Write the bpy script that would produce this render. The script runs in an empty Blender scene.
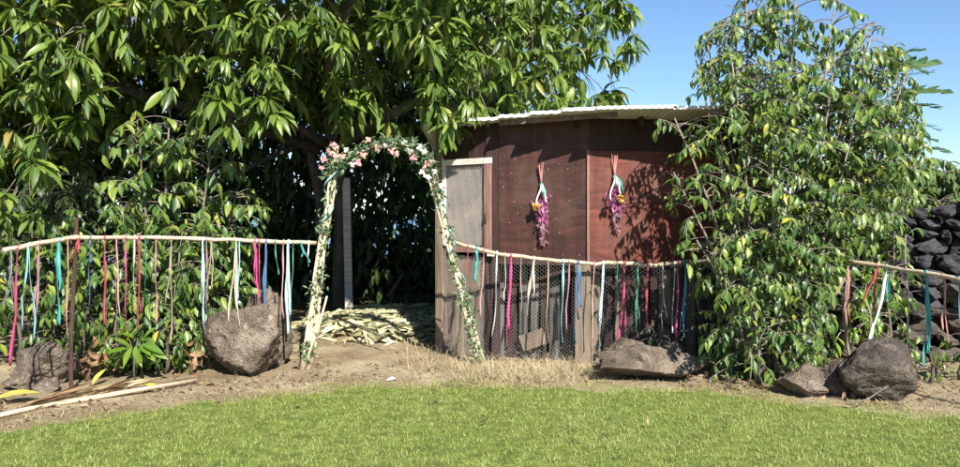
import bpy, bmesh, math, random
import numpy as np
from mathutils import Vector, Matrix, noise
R = math.radians
random.seed(7); rng = np.random.default_rng(11)
scene = bpy.context.scene; col = scene.collection

# ------------------------------------------------------------------ camera, sky, sun, exposure
CAM_H, F, HX, HY = 1.55, 750.0, 480.0, 215.0
cd = bpy.data.cameras.new('camera'); cam = bpy.data.objects.new('camera', cd); col.objects.link(cam)
cam.location = (0, 0, CAM_H); cam.rotation_euler = (R(90), 0, 0)
cd.lens = 36 * F / 960; cd.sensor_width = 36; cd.shift_y = -18.5 / 960
cd.clip_end = 3000; cd.clip_start = 0.05
scene.camera = cam
SUN_AZ, SUN_EL = 160.0, 38.0           # azimuth clockwise from +Y
w = bpy.data.worlds.new('World'); scene.world = w; w.use_nodes = True
nt = w.node_tree; bg = nt.nodes['Background']
sky = nt.nodes.new('ShaderNodeTexSky'); sky.sky_type = 'NISHITA'; sky.sun_disc = False
sky.sun_elevation = R(SUN_EL); sky.sun_rotation = R(SUN_AZ)
sky.air_density = 1.0; sky.dust_density = 0.15; sky.ozone_density = 6.0; sky.altitude = 100
nt.links.new(sky.outputs[0], bg.inputs[0]); bg.inputs[1].default_value = 0.078
sd = bpy.data.lights.new('sun', 'SUN'); sd.energy = 5.0; sd.angle = R(0.55); sd.color = (1, .955, .88)
sun = bpy.data.objects.new('sun', sd); col.objects.link(sun)
sdir = Vector((math.sin(R(SUN_AZ)) * math.cos(R(SUN_EL)), math.cos(R(SUN_AZ)) * math.cos(R(SUN_EL)), math.sin(R(SUN_EL))))
sun.rotation_euler = sdir.to_track_quat('Z', 'Y').to_euler()
scene.view_settings.view_transform = 'Standard'; scene.view_settings.look = 'None'
scene.view_settings.exposure = 1.15; scene.view_settings.gamma = 1.0

def P(px, py, Y): return Vector(((px - HX) / F * Y, Y, CAM_H - (py - HY) / F * Y))
def X_(px, Y): return (px - HX) / F * Y
def GY(py): return CAM_H * F / (py - HY)          # distance of a ground point

# ------------------------------------------------------------------ materials
def mk(name):
    m = bpy.data.materials.new(name); m.use_nodes = True
    t = m.node_tree; b = t.nodes['Principled BSDF']
    return m, t, b
def N(t, typ, **kw):
    n = t.nodes.new(typ)
    for k, v in kw.items():
        if k in n.inputs: n.inputs[k].default_value = v
        else: setattr(n, k, v)
    return n
def ramp(t, fac, stops):
    r = t.nodes.new('ShaderNodeValToRGB'); e = r.color_ramp.elements
    while len(e) > len(stops): e.remove(e[-1])
    while len(e) < len(stops): e.new(0.5)
    for q, (p, c) in zip(e, stops): q.position = p; q.color = (*c, 1)
    t.links.new(fac, r.inputs[0]); return r.outputs[0]
def coords(t, scale=(1, 1, 1), kind='Object'):
    tc = t.nodes.new('ShaderNodeTexCoord'); mp = t.nodes.new('ShaderNodeMapping')
    mp.inputs['Scale'].default_value = scale; t.links.new(tc.outputs[kind], mp.inputs[0]); return mp.outputs[0]
def noi(t, vec, scale, detail=6, rough=.6, dist=0):
    n = N(t, 'ShaderNodeTexNoise', Scale=scale, Detail=detail, Roughness=rough, Distortion=dist)
    t.links.new(vec, n.inputs['Vector']); return n.outputs[0]
def bump(t, b, h, strength, dist=.02):
    n = N(t, 'ShaderNodeBump', Strength=strength, Distance=dist); t.links.new(h, n.inputs['Height'])
    t.links.new(n.outputs[0], b.inputs['Normal'])
def mixc(t, fac, a, b_, mode='MIX'):
    n = t.nodes.new('ShaderNodeMix'); n.data_type = 'RGBA'; n.blend_type = mode
    for s, v in ((0, fac), (6, a), (7, b_)):
        if isinstance(v, (int, float)): n.inputs[s].default_value = v
        elif isinstance(v, tuple): n.inputs[s].default_value = (*v, 1)
        else: t.links.new(v, n.inputs[s])
    return n.outputs[2]
def rnd(t):
    g = t.nodes.new('ShaderNodeNewGeometry'); o = t.nodes.new('ShaderNodeObjectInfo')
    a = N(t, 'ShaderNodeMath', operation='ADD'); f = N(t, 'ShaderNodeMath', operation='FRACT')
    t.links.new(g.outputs['Random Per Island'], a.inputs[0]); t.links.new(o.outputs['Random'], a.inputs[1])
    t.links.new(a.outputs[0], f.inputs[0]); return f.outputs[0]
def leafmat(name, stops, rough=.38, trans=.3, tcol=(.25, .4, .05), midc=(.25, .34, .1), patch=None):
    m, t, b = mk(name)
    c = ramp(t, rnd(t), stops)
    if patch:
        p1 = noi(t, coords(t), 1.1, 5); c = mixc(t, ramp(t, p1, [(.42, (0, 0, 0)), (.62, (.75, .75, .75))]), c, patch[0])
        p2 = noi(t, coords(t, (1, 1.3, 1)), 3.3, 5); c = mixc(t, ramp(t, p2, [(.52, (0, 0, 0)), (.68, (.7, .7, .7))]), c, patch[1])
    at = N(t, 'ShaderNodeAttribute', attribute_name='mid')
    pw = N(t, 'ShaderNodeMath', operation='POWER'); t.links.new(at.outputs['Fac'], pw.inputs[0]); pw.inputs[1].default_value = 7
    ml = N(t, 'ShaderNodeMath', operation='MULTIPLY'); t.links.new(pw.outputs[0], ml.inputs[0]); ml.inputs[1].default_value = .55
    c = mixc(t, ml.outputs[0], c, midc)
    v = coords(t); n = noi(t, v, 38, 3)
    c = mixc(t, .35, c, ramp(t, n, [(.3, (.35, .35, .35)), (.7, (1, 1, 1))]), 'MULTIPLY')
    t.links.new(c, b.inputs['Base Color']); b.inputs['Roughness'].default_value = rough
    b.inputs['Specular IOR Level'].default_value = .5
    tr = t.nodes.new('ShaderNodeBsdfTranslucent'); t.links.new(mixc(t, .5, c, tcol), tr.inputs[0])
    mx = N(t, 'ShaderNodeMixShader'); mx.inputs[0].default_value = trans
    t.links.new(b.outputs[0], mx.inputs[1]); t.links.new(tr.outputs[0], mx.inputs[2])
    t.links.new(mx.outputs[0], t.nodes['Material Output'].inputs[0]); return m
def surf(name, stops, scale=4, stretch=(1, 1, 1), rough=.8, bmp=.3, bs=None, detail=8, dist=0, spots=None, kind='Object', bd=.02, perobj=0):
    m, t, b = mk(name); v = coords(t, stretch, kind)
    n = noi(t, v, scale, detail, .65, dist); c = ramp(t, n, stops)
    if perobj:
        c = mixc(t, perobj, c, ramp(t, rnd(t), [(0, (.45, .45, .45)), (1, (1.25, 1.25, 1.25))]), 'MULTIPLY')
    if spots:
        n2 = noi(t, coords(t), spots[0], 4); c = mixc(t, ramp(t, n2, [(spots[1], (0, 0, 0)), (spots[1] + .08, (1, 1, 1))]), c, spots[2])
    t.links.new(c, b.inputs['Base Color']); b.inputs['Roughness'].default_value = rough
    b.inputs['Specular IOR Level'].default_value = .25
    h = noi(t, v, bs or scale * 3, 8, .7); bump(t, b, h, bmp, bd)
    return m
def cloth(name, c):
    m, t, b = mk(name); r = rnd(t)
    n = noi(t, coords(t), 30, 3)
    cc = mixc(t, .3, c, ramp(t, n, [(.3, (.55, .55, .55)), (.7, (1, 1, 1))]), 'MULTIPLY')
    t.links.new(cc, b.inputs['Base Color']); b.inputs['Roughness'].default_value = .45
    tr = t.nodes.new('ShaderNodeBsdfTranslucent'); t.links.new(cc, tr.inputs[0])
    mx = N(t, 'ShaderNodeMixShader'); mx.inputs[0].default_value = .25
    t.links.new(b.outputs[0], mx.inputs[1]); t.links.new(tr.outputs[0], mx.inputs[2])
    t.links.new(mx.outputs[0], t.nodes['Material Output'].inputs[0]); return m

M = {}
M['mango'] = leafmat('mango_leaf', [(0, (.04, .08, .016)), (.4, (.085, .15, .022)), (.75, (.16, .235, .034)), (.97, (.25, .32, .06)), (1, (.3, .22, .06))], .42, .27)
M['coffee'] = leafmat('coffee_leaf', [(0, (.026, .07, .018)), (.4, (.06, .13, .026)), (.75, (.14, .215, .034)), (.985, (.25, .31, .045)), (.994, (.42, .36, .04)), (1, (.5, .4, .04))], .42, .25)
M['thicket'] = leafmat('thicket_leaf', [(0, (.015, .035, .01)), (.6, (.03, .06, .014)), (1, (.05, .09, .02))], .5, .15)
M['hedge'] = leafmat('hedge_leaf', [(0, (.04, .085, .016)), (.5, (.08, .135, .024)), (1, (.13, .19, .035))], .6, .3)
M['bright'] = leafmat('bright_leaf', [(0, (.09, .2, .02)), (.6, (.16, .27, .03)), (1, (.24, .34, .04))], .35, .35)
M['yellow'] = leafmat('yellow_leaf', [(0, (.42, .38, .06)), (1, (.55, .45, .1))], .6, .2, (.5, .4, .1), (.5, .45, .2))
M['brownleaf'] = leafmat('brown_leaf', [(0, (.14, .075, .035)), (.5, (.25, .14, .07)), (1, (.36, .23, .12))], .8, .15, (.3, .15, .05), (.3, .2, .1))
M['lobed'] = leafmat('lobed_leaf', [(0, (.04, .09, .03)), (1, (.09, .15, .045))], .4, .25)
M['garland'] = leafmat('garland_leaf', [(0, (.035, .085, .035)), (.6, (.08, .14, .06)), (1, (.17, .22, .12))], .5, .2)
M['grass'] = leafmat('grass_blade', [(0, (.1, .155, .028)), (.3, (.25, .34, .06)), (.85, (.4, .47, .11)), (1, (.56, .54, .25))], .55, .3, (.3, .4, .08), (.2, .28, .06), ((.44, .43, .14), (.17, .28, .045)))
M['straw'] = leafmat('straw_blade', [(0, (.36, .28, .15)), (.6, (.56, .47, .28)), (1, (.7, .61, .4))], .8, .2, (.5, .4, .2), (.5, .4, .25))
M['palm_debris'] = leafmat('palm_debris', [(0, (.16, .17, .06)), (.3, (.4, .39, .2)), (.75, (.6, .56, .36)), (1, (.76, .71, .52))], .65, .2, (.5, .5, .25), (.6, .6, .4))
M['litter'] = leafmat('litter_leaf', [(0, (.07, .04, .025)), (.5, (.2, .12, .07)), (1, (.4, .29, .18))], .8, .1, (.2, .1, .05), (.2, .15, .1))
M['bark'] = surf('mango_bark', [(.3, (.045, .038, .032)), (.7, (.14, .12, .1))], 9, (1, 1, .35), .9, .6)
M['twig'] = surf('pale_twig', [(.3, (.12, .1, .075)), (.7, (.28, .24, .19))], 14, (1, 1, .3), .8, .3)
M['darktwig'] = surf('dark_twig', [(.3, (.06, .05, .035)), (.7, (.16, .13, .1))], 14, (1, 1, .3), .8, .3)
M['rail'] = surf('peeled_pole', [(.25, (.3, .22, .14)), (.6, (.53, .43, .3)), (.8, (.66, .57, .43))], 5, (1.2, 6, 6), .7, .35)
M['stick'] = surf('dry_stick', [(.3, (.3, .22, .14)), (.5, (.56, .46, .31)), (.75, (.74, .66, .5))], 5, (5, 5, 1), .7, .35)
def rockmat(name, stops, lich, vs=2.6, moss=.6):
    m, t, b = mk(name); v = coords(t); n = noi(t, v, 2.6, 12, .72, .4); c = ramp(t, n, stops)
    wob = noi(t, v, 3.5, 6); vv = N(t, 'ShaderNodeVectorMath', operation='SCALE'); vv.inputs['Scale'].default_value = .35
    cc = N(t, 'ShaderNodeTexNoise', Scale=3.0, Detail=5.0); t.links.new(v, cc.inputs['Vector']); t.links.new(cc.outputs['Color'], vv.inputs[0])
    ad = N(t, 'ShaderNodeVectorMath', operation='ADD'); t.links.new(v, ad.inputs[0]); t.links.new(vv.outputs[0], ad.inputs[1])
    vo = N(t, 'ShaderNodeTexVoronoi', Scale=vs); vo.feature = 'DISTANCE_TO_EDGE'; t.links.new(ad.outputs[0], vo.inputs['Vector'])
    crack = ramp(t, vo.outputs['Distance'], [(0, (0, 0, 0)), (.035, (1, 1, 1))])
    pit = N(t, 'ShaderNodeTexVoronoi', Scale=34.0); t.links.new(v, pit.inputs['Vector']); pr = ramp(t, pit.outputs['Distance'], [(.1, (0, 0, 0)), (.45, (1, 1, 1))])
    fine = noi(t, v, 28, 8, .75)
    c = mixc(t, .5, c, ramp(t, fine, [(.35, (.35, .34, .33)), (.62, (1.25, 1.25, 1.25))]), 'MULTIPLY')
    c = mixc(t, .22, c, ramp(t, crack, [(0, (.25, .22, .2)), (1, (1, 1, 1))]), 'MULTIPLY')
    l1 = noi(t, v, 5.5, 8, .7); c = mixc(t, ramp(t, l1, [(moss, (0, 0, 0)), (moss + .06, (.8, .8, .8))]), c, lich)
    t.links.new(c, b.inputs['Base Color']); b.inputs['Roughness'].default_value = .95; b.inputs['Specular IOR Level'].default_value = .2
    h1 = mixc(t, .12, mixc(t, .45, n, fine), crack, 'MULTIPLY'); h2 = mixc(t, .35, h1, pr, 'MULTIPLY'); bump(t, b, h2, 1.0, .09); return m
M['rock'] = rockmat('grey_brown_boulder', [(.3, (.055, .041, .031)), (.48, (.18, .14, .105)), (.66, (.38, .31, .235))], (.42, .37, .28))
M['rock_dark'] = rockmat('dark_boulder', [(.3, (.035, .028, .024)), (.5, (.12, .097, .08)), (.68, (.3, .25, .2))], (.36, .33, .26), 3.4, .64)
M['lava'] = surf('lava_stone', [(.3, (.045, .043, .047)), (.6, (.12, .113, .118)), (.85, (.24, .215, .205))], 5, (1, 1, 1), .9, 1.0, 12, spots=(4, .7, (.2, .16, .11)), bd=.06, perobj=.6)
M['bankstone'] = surf('bank_stone', [(.3, (.06, .05, .04)), (.6, (.14, .115, .09)), (.85, (.26, .22, .17))], 4, (1, 1, 1), .9, .9, 10, bd=.04, perobj=.5)
M['core'] = surf('wall_core', [(.3, (.015, .013, .012)), (.8, (.04, .035, .03))], 4)
# plywood: stretched grain, knots, pale nail dabs
def plywood(name, a, b_, c_):
    m, t, b = mk(name); v = coords(t, (1.2, 1.2, 4.5))
    n = noi(t, v, 1.6, 9, .62, 1.2)
    wv = N(t, 'ShaderNodeTexWave', Scale=1.3, Distortion=7.0, Detail=4.0); wv.bands_direction = 'Z'
    t.links.new(coords(t, (.35, .35, 3)), wv.inputs[0])
    c = ramp(t, n, [(.28, a), (.5, b_), (.78, c_)])
    c = mixc(t, .14, c, ramp(t, wv.outputs[1], [(0, (.35, .33, .32)), (1, (1.15, 1.15, 1.15))]), 'MULTIPLY')
    vt = noi(t, coords(t, (9, 9, .7)), 1.5, 6); c = mixc(t, .55, c, ramp(t, vt, [(.32, (.4, .38, .37)), (.62, (1.2, 1.2, 1.2))]), 'MULTIPLY')
    sp = noi(t, coords(t), 55, 3); c = mixc(t, ramp(t, sp, [(.68, (0, 0, 0)), (.76, (.5, .5, .5))]), c, (.3, .2, .16))
    big = noi(t, coords(t), 1.4, 5); c = mixc(t, ramp(t, big, [(.5, (0, 0, 0)), (.8, (.6, .6, .6))]), c, (.13, .085, .068))
    t.links.new(c, b.inputs['Base Color']); b.inputs['Roughness'].default_value = .6
    b.inputs['Specular IOR Level'].default_value = .3
    bump(t, b, n, .35, .01); return m
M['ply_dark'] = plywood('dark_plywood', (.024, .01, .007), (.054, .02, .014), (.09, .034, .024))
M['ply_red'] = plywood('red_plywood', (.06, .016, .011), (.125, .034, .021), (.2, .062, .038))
M['board'] = surf('weathered_board', [(.25, (.09, .065, .045)), (.55, (.21, .155, .11)), (.8, (.36, .29, .22))], 3, (5, 5, .5), .85, .5, perobj=.5)
M['board_dark'] = surf('stained_shade_board', [(.25, (.018, .01, .009)), (.55, (.045, .024, .02)), (.8, (.09, .055, .042))], 3, (5, 5, .5), .8, .4, perobj=.5)  # dark stain, lowered further to put eave shade into the header boards
M['grey_board'] = surf('grey_board', [(.25, (.06, .06, .05)), (.55, (.14, .135, .12)), (.8, (.25, .24, .21))], 3, (5, 5, .5), .85, .5, perobj=.6)
M['pinkwood'] = surf('pink_stained_wood', [(.25, (.12, .06, .05)), (.55, (.24, .13, .11)), (.8, (.38, .27, .23))], 4, (5, 5, .6), .8, .4)
M['whitewood'] = surf('weathered_white_wood', [(.25, (.4, .35, .3)), (.55, (.62, .57, .5)), (.8, (.75, .72, .66))], 5, (.6, 5, 5), .8, .3)
M['hatch_back'] = surf('sunlit_hatch_board', [(.3, (.16, .135, .12)), (.55, (.27, .22, .19)), (.8, (.42, .34, .26))], 2.2, (1, 1, 1), .85, .3)
M['wire'] = surf('galvanised_wire', [(.3, (.35, .35, .34)), (.8, (.6, .6, .57))], 20, (1, 1, 1), .5, .1)
M['wire'].node_tree.nodes['Principled BSDF'].inputs['Metallic'].default_value = .5
M['roof'] = surf('weathered_roof_sheet', [(.3, (.5, .49, .46)), (.6, (.68, .67, .64)), (.85, (.8, .79, .77))], 3, (1, 1, 1), .55, .1)
M['rust'] = surf('rusty_stake', [(.3, (.03, .018, .013)), (.7, (.11, .06, .045))], 14, (1, 1, .3), .85, .4)
M['soil'] = surf('dug_soil', [(.3, (.1, .06, .035)), (.7, (.25, .17, .1))], 8)
for k, c in dict(magenta=(.5, .01, .13), crimson=(.42, .012, .05), hotpink=(.68, .03, .22), teal=(.0, .36, .32), aqua=(.28, .62, .62),
                 paleaqua=(.5, .74, .74), white=(.82, .84, .82), cream=(.62, .55, .42), tan=(.5, .36, .27), salmon=(.6, .25, .2), pink=(.66, .33, .33),
                 mauve=(.4, .18, .25), blue=(.015, .12, .26), skyblue=(.1, .36, .55), green=(.01, .22, .12), lilac=(.3, .28, .36), red=(.5, .015, .03),
                 purple=(.38, .05, .2), deeppurple=(.22, .03, .12), dried=(.26, .1, .12), yolk=(.75, .42, .05), rose=(.75, .3, .33), coral=(.8, .36, .3), blush=(.85, .62, .6), petalw=(.85, .8, .74), stem=(.45, .16, .14), blossomw=(.8, .76, .66)).items():
    M[k] = cloth(k + '_cloth', tuple(q * .84 + .16 * g_ for q, g_ in zip(c, (.42, .38, .38))))
# earth
m, t, b = mk('earth'); M['earth'] = m
v = coords(t); n1 = noi(t, v, 1.3, 8, .65); n2 = noi(t, v, 22, 8, .7); n3 = noi(t, v, 70, 4, .7)
c = ramp(t, n1, [(.3, (.17, .12, .07)), (.5, (.3, .235, .145)), (.68, (.46, .39, .25))])
c = mixc(t, .55, c, ramp(t, n2, [(.3, (.45, .42, .4)), (.7, (1.15, 1.15, 1.15))]), 'MULTIPLY')
c = mixc(t, ramp(t, n3, [(.62, (0, 0, 0)), (.7, (.7, .7, .7))]), c, (.46, .37, .24))
t.links.new(c, b.inputs['Base Color']); b.inputs['Roughness'].default_value = .95; b.inputs['Specular IOR Level'].default_value = .1
bump(t, b, n2, .8, .03)
M['turf'] = surf('turf_soil', [(.3, (.055, .075, .015)), (.55, (.14, .18, .035)), (.8, (.28, .3, .09))], 9, (1, 1, 1), .95, .8)
m, t, b = mk('sea_water'); M['sea'] = m
b.inputs['Base Color'].default_value = (.05, .16, .28, 1); b.inputs['Roughness'].default_value = .25
bump(t, b, noi(t, coords(t), .3, 6), .5, .5)

# ------------------------------------------------------------------ object helpers
def link(name, me, mat=None, parent=None, loc=None):
    o = bpy.data.objects.new(name, me); col.objects.link(o)
    if mat is not None and me is not None and not me.materials: me.materials.append(mat)
    if parent: o.parent = parent
    if loc is not None: o.location = loc
    return o
def tag(o, label=None, cat=None, group=None, kind=None):
    for k, v in (('label', label), ('category', cat), ('group', group), ('kind', kind)):
        if v: o[k] = v
    return o
def thing(name, label, cat, loc=(0, 0, 0), group=None):
    o = bpy.data.objects.new(name, None); col.objects.link(o); o.location = loc; o.empty_display_size = .1
    return tag(o, label, cat, group)
class MB:
    def __init__(s): s.v = []; s.f = []; s.a = None
    def add(s, v, f):
        n = len(s.v); s.v += [tuple(q) for q in v]; s.f += [tuple(i + n for i in q) for q in f]; return s
    def box(s, a, b_):
        (x0, y0, z0), (x1, y1, z1) = a, b_
        return s.hexa([(x0, y0, z0), (x1, y0, z0), (x1, y1, z0), (x0, y1, z0), (x0, y0, z1), (x1, y0, z1), (x1, y1, z1), (x0, y1, z1)])
    def hexa(s, v): return s.add(v, [(0, 3, 2, 1), (4, 5, 6, 7), (0, 1, 5, 4), (1, 2, 6, 5), (2, 3, 7, 6), (3, 0, 4, 7)])
    def tube(s, pts, rad, n=7, cap=True):
        pts = [Vector(p) for p in pts]
        if not hasattr(rad, '__len__'): rad = [rad] * len(pts)
        base = len(s.v); u = None
        for i, p in enumerate(pts):
            d = (pts[min(i + 1, len(pts) - 1)] - pts[max(i - 1, 0)])
            d = d.normalized() if d.length > 1e-9 else Vector((0, 0, 1))
            if u is None: u = d.orthogonal().normalized()
            u = (u - d * u.dot(d)); u = u.normalized() if u.length > 1e-6 else d.orthogonal().normalized()
            w_ = d.cross(u)
            for k in range(n):
                a = 2 * math.pi * k / n; s.v.append(tuple(p + (u * math.cos(a) + w_ * math.sin(a)) * rad[i]))
        for i in range(len(pts) - 1):
            for k in range(n):
                s.f.append((base + i * n + k, base + i * n + (k + 1) % n, base + (i + 1) * n + (k + 1) % n, base + (i + 1) * n + k))
        if cap:
            s.f.append(tuple(base + k for k in range(n))[::-1]); s.f.append(tuple(base + (len(pts) - 1) * n + k for k in range(n)))
        return s
    def strip(s, pts, widths, sides, th=.0012):
        base = len(s.v); n = len(pts)
        for i, p in enumerate(pts):
            d = (pts[min(i + 1, n - 1)] - pts[max(i - 1, 0)]).normalized(); sd_ = sides[i]; sd_ = (sd_ - d * sd_.dot(d)).normalized(); nn = d.cross(sd_)
            w_ = widths[i] / 2
            for a, b_ in ((-1, -1), (1, -1), (1, 1), (-1, 1)): s.v.append(tuple(p + sd_ * (w_ * a) + nn * (th * b_)))
        for i in range(n - 1):
            for k in range(4): s.f.append((base + i * 4 + k, base + i * 4 + (k + 1) % 4, base + (i + 1) * 4 + (k + 1) % 4, base + (i + 1) * 4 + k))
        s.f.append((base, base + 3, base + 2, base + 1)); e = base + (n - 1) * 4; s.f.append((e, e + 1, e + 2, e + 3)); return s
    def mesh(s, name, smooth=False):
        me = bpy.data.meshes.new(name); me.from_pydata(s.v, [], s.f)
        if smooth: me.polygons.foreach_set('use_smooth', [True] * len(me.polygons))
        me.update(); return me
    def build(s, name, mat, parent=None, smooth=False, loc=None, bev=0):
        o = link(name, s.mesh(name, smooth), mat, parent, loc)
        if bev:
            bm = bmesh.new(); bm.from_mesh(o.data)
            bmesh.ops.bevel(bm, geom=list(bm.edges), offset=bev, segments=1, affect='EDGES'); bm.to_mesh(o.data); bm.free()
        return o

# leaf templates: rows across a folded, drooping blade. returns verts, faces, mid
def leaf_t(prof, L=1.0, W=1.0, droop=.25, fold=.25, curl=0.0, twist=0.0):
    v = []; f = []; mid = []
    n = len(prof)
    for i, (y, wd) in enumerate(prof):
        ang = droop * y * 1.6
        yy = (math.sin(ang) / (droop * 1.6) if droop else y) * L; zz = -((1 - math.cos(ang)) / (droop * 1.6) if droop else 0) * L
        tw = twist * y
        if wd == 0: v.append((0, yy, zz)); mid.append(.6)
        else:
            hw = wd * W / 2; h = hw * fold * (1 - curl * y)
            for sx in (-1, 0, 1):
                x0, z0 = sx * hw, abs(sx) * h
                v.append((x0 * math.cos(tw) - z0 * math.sin(tw), yy, zz + x0 * math.sin(tw) + z0 * math.cos(tw))); mid.append(0 if sx else 1)
    idx = []; k = 0
    for (y, wd) in prof:
        idx.append((k,) if wd == 0 else (k, k + 1, k + 2)); k += 1 if wd == 0 else 3
    for a, b_ in zip(idx, idx[1:]):
        if len(a) == 1 and len(b_) == 3: f += [(a[0], b_[1], b_[0]), (a[0], b_[2], b_[1])]
        elif len(a) == 3 and len(b_) == 3: f += [(a[0], a[1], b_[1], b_[0]), (a[1], a[2], b_[2], b_[1])]
        else: f += [(a[0], a[1], b_[0]), (a[1], a[2], b_[0])]
    return np.array(v, float), f, np.array(mid, float)
lanc = [(0, 0), (.1, .35), (.3, .85), (.5, 1), (.72, .75), (.9, .3), (1, 0)]
oval = [(0, 0), (.12, .5), (.35, 1), (.6, .9), (.8, .5), (.92, .15), (1, 0)]
simple = [(0, 0), (.35, 1), (.7, .7), (1, 0)]
T_mango = [leaf_t(lanc, 1, .23, d, f_, 0, tw) for d, f_, tw in ((.3, .35, .1), (.55, .5, -.3), (.8, .25, .4), (.15, .6, 0))]
T_coffee = [leaf_t(oval, 1, .36, d, f_, 0, tw) for d, f_, tw in ((.3, .3, .2), (.6, .45, -.3), (.9, .2, .3), (.2, .5, 0))]
T_simple = [leaf_t(simple, 1, .3, d, .4) for d in (.2, .6)]
T_broad = [leaf_t(oval, 1, .3, d, f_) for d, f_ in ((.4, .25), (.7, .35), (.2, .15))]
T_petal = [leaf_t(simple, 1, .55, d, .3) for d in (.5, 1.0)]
T_crumple = [leaf_t(lanc, 1, .4, d, f_, 0, tw) for d, f_, tw in ((1.3, .9, 1.0), (-1.0, .7, -.8), (.5, 1.1, 1.5))]

def frames(D, Nh, S):
    D = D / np.linalg.norm(D, axis=1, keepdims=True)
    Z = Nh - D * np.sum(D * Nh, axis=1, keepdims=True); ln = np.linalg.norm(Z, axis=1, keepdims=True)
    Z = np.where(ln < 1e-4, np.cross(D, [[1.0, .01, .3]]), Z); Z /= np.linalg.norm(Z, axis=1, keepdims=True)
    X = np.cross(D, Z); Mx = np.stack([X, D, Z], axis=2)
    return Mx * (S[:, None, None] if np.ndim(S) == 1 else S[:, None, :])
def npmesh(name, temps, tid, Mx, Pp):
    V = []; LI = []; LS = []; A = []; off = 0
    for k, (tv, tf, tm) in enumerate(temps):
        s_ = np.where(tid == k)[0]
        if not len(s_): continue
        vv = np.einsum('nij,vj->nvi', Mx[s_], tv) + Pp[s_][:, None, :]
        nv = len(tv); V.append(vv.reshape(-1, 3)); A.append(np.tile(tm, len(s_)))
        flat = np.array([i for q in tf for i in q]); ln = np.array([len(q) for q in tf])
        LI.append(((np.arange(len(s_)) * nv)[:, None] + flat[None, :] + off).ravel()); LS.append(np.tile(ln, len(s_)))
        off += nv * len(s_)
    V = np.concatenate(V); LI = np.concatenate(LI); LS = np.concatenate(LS); A = np.concatenate(A)
    me = bpy.data.meshes.new(name); me.vertices.add(len(V)); me.vertices.foreach_set('co', V.ravel())
    me.loops.add(len(LI)); me.loops.foreach_set('vertex_index', LI.astype(np.int32))
    me.polygons.add(len(LS)); st = np.concatenate([[0], np.cumsum(LS)[:-1]])
    me.polygons.foreach_set('loop_start', st.astype(np.int32)); me.polygons.foreach_set('use_smooth', np.ones(len(LS), bool))
    me.update(calc_edges=True)
    at = me.attributes.new('mid', 'FLOAT', 'POINT'); at.data.foreach_set('value', A.astype(np.float32)); return me
def tmesh(name, temp): return npmesh(name, [temp], np.zeros(1, int), np.eye(3)[None], np.zeros((1, 3)))

def foliage(parent, temps, Pp, D, Nh, S, mat, nmax=300, name='leaf', stuffname='foliage', cell=7):
    """leaves as arrays: the largest seen become parts, the rest one stuff part"""
    n = len(Pp); tid = rng.integers(0, len(temps), n); Mx = frames(D, Nh, S)
    s1 = S if np.ndim(S) == 1 else S[:, 1]
    org = np.array(parent.location); pick = np.zeros(n, bool)
    if nmax:
        Dn = D / np.linalg.norm(D, axis=1, keepdims=True); c = Pp + Dn * (s1 * .5)[:, None]
        px = HX + c[:, 0] / c[:, 1] * F; py = HY - (c[:, 2] - CAM_H) / c[:, 1] * F
        size = s1 / c[:, 1]
        best = {}
        for i in np.where((px > 2) & (px < 958) & (py > 2) & (py < 465))[0]:
            k = (int(px[i] / cell), int(py[i] / cell))
            if k not in best or c[i, 1] < c[best[k], 1]: best[k] = i
        ids = sorted(best.values(), key=lambda i: -size[i])[:nmax]; pick[ids] = True
        meshes = [tmesh(name, t_) for t_ in temps]
        for me in meshes: me.materials.append(mat)
        for i in ids:
            o = bpy.data.objects.new(name, meshes[tid[i]]); col.objects.link(o); o.parent = parent
            m4 = np.eye(4); m4[:3, :3] = Mx[i]; m4[:3, 3] = Pp[i] - org; o.matrix_local = Matrix(m4.tolist())
    if (~pick).any():
        me = npmesh(stuffname, temps, tid[~pick], Mx[~pick], Pp[~pick] - org)
        tag(link(stuffname, me, mat, parent), kind='stuff')

def stone_mesh(name, seed, size, sub=3, cuts=14, rough=.06, flat=.0):
    rs = random.Random(seed); bm = bmesh.new(); bmesh.ops.create_icosphere(bm, subdivisions=sub, radius=1)
    pl = []
    for _ in range(cuts):
        n = Vector((rs.gauss(0, 1), rs.gauss(0, 1), rs.gauss(0, 1))).normalized(); pl.append((n, rs.uniform(.42, .8)))
    so = Vector((seed * 3.7, seed * 1.3, seed * 2.1))
    for v in bm.verts:
        p = v.co.normalized()
        s_ = 1.0
        for n, d in pl:
            q = n.dot(p)
            if q > 1e-3: s_ = min(s_, d / q)
        s_ *= 1 + rough * 1.8 * noise.noise(p * 1.7 + so) + rough * (.6 - 1.6 * abs(noise.noise(p * 3.6 + so))) + rough * .55 * noise.noise(p * 9 + so) + rough * .35 * noise.noise(p * 22 + so)
        q = p * s_; v.co = Vector((q.x * size[0], q.y * size[1], q.z * size[2]))
    me = bpy.data.meshes.new(name); bm.to_mesh(me); bm.free()
    me.polygons.foreach_set('use_smooth', [sub > 3] * len(me.polygons)); me.update(); return me

def gh(x, y):
    return .014 * np.sin(1.7 * x + .3) * np.sin(1.3 * y + 1) + .006 * np.sin(5.1 * x + 2 * y) + .004 * np.sin(11 * x - 7 * y + 1)

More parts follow.
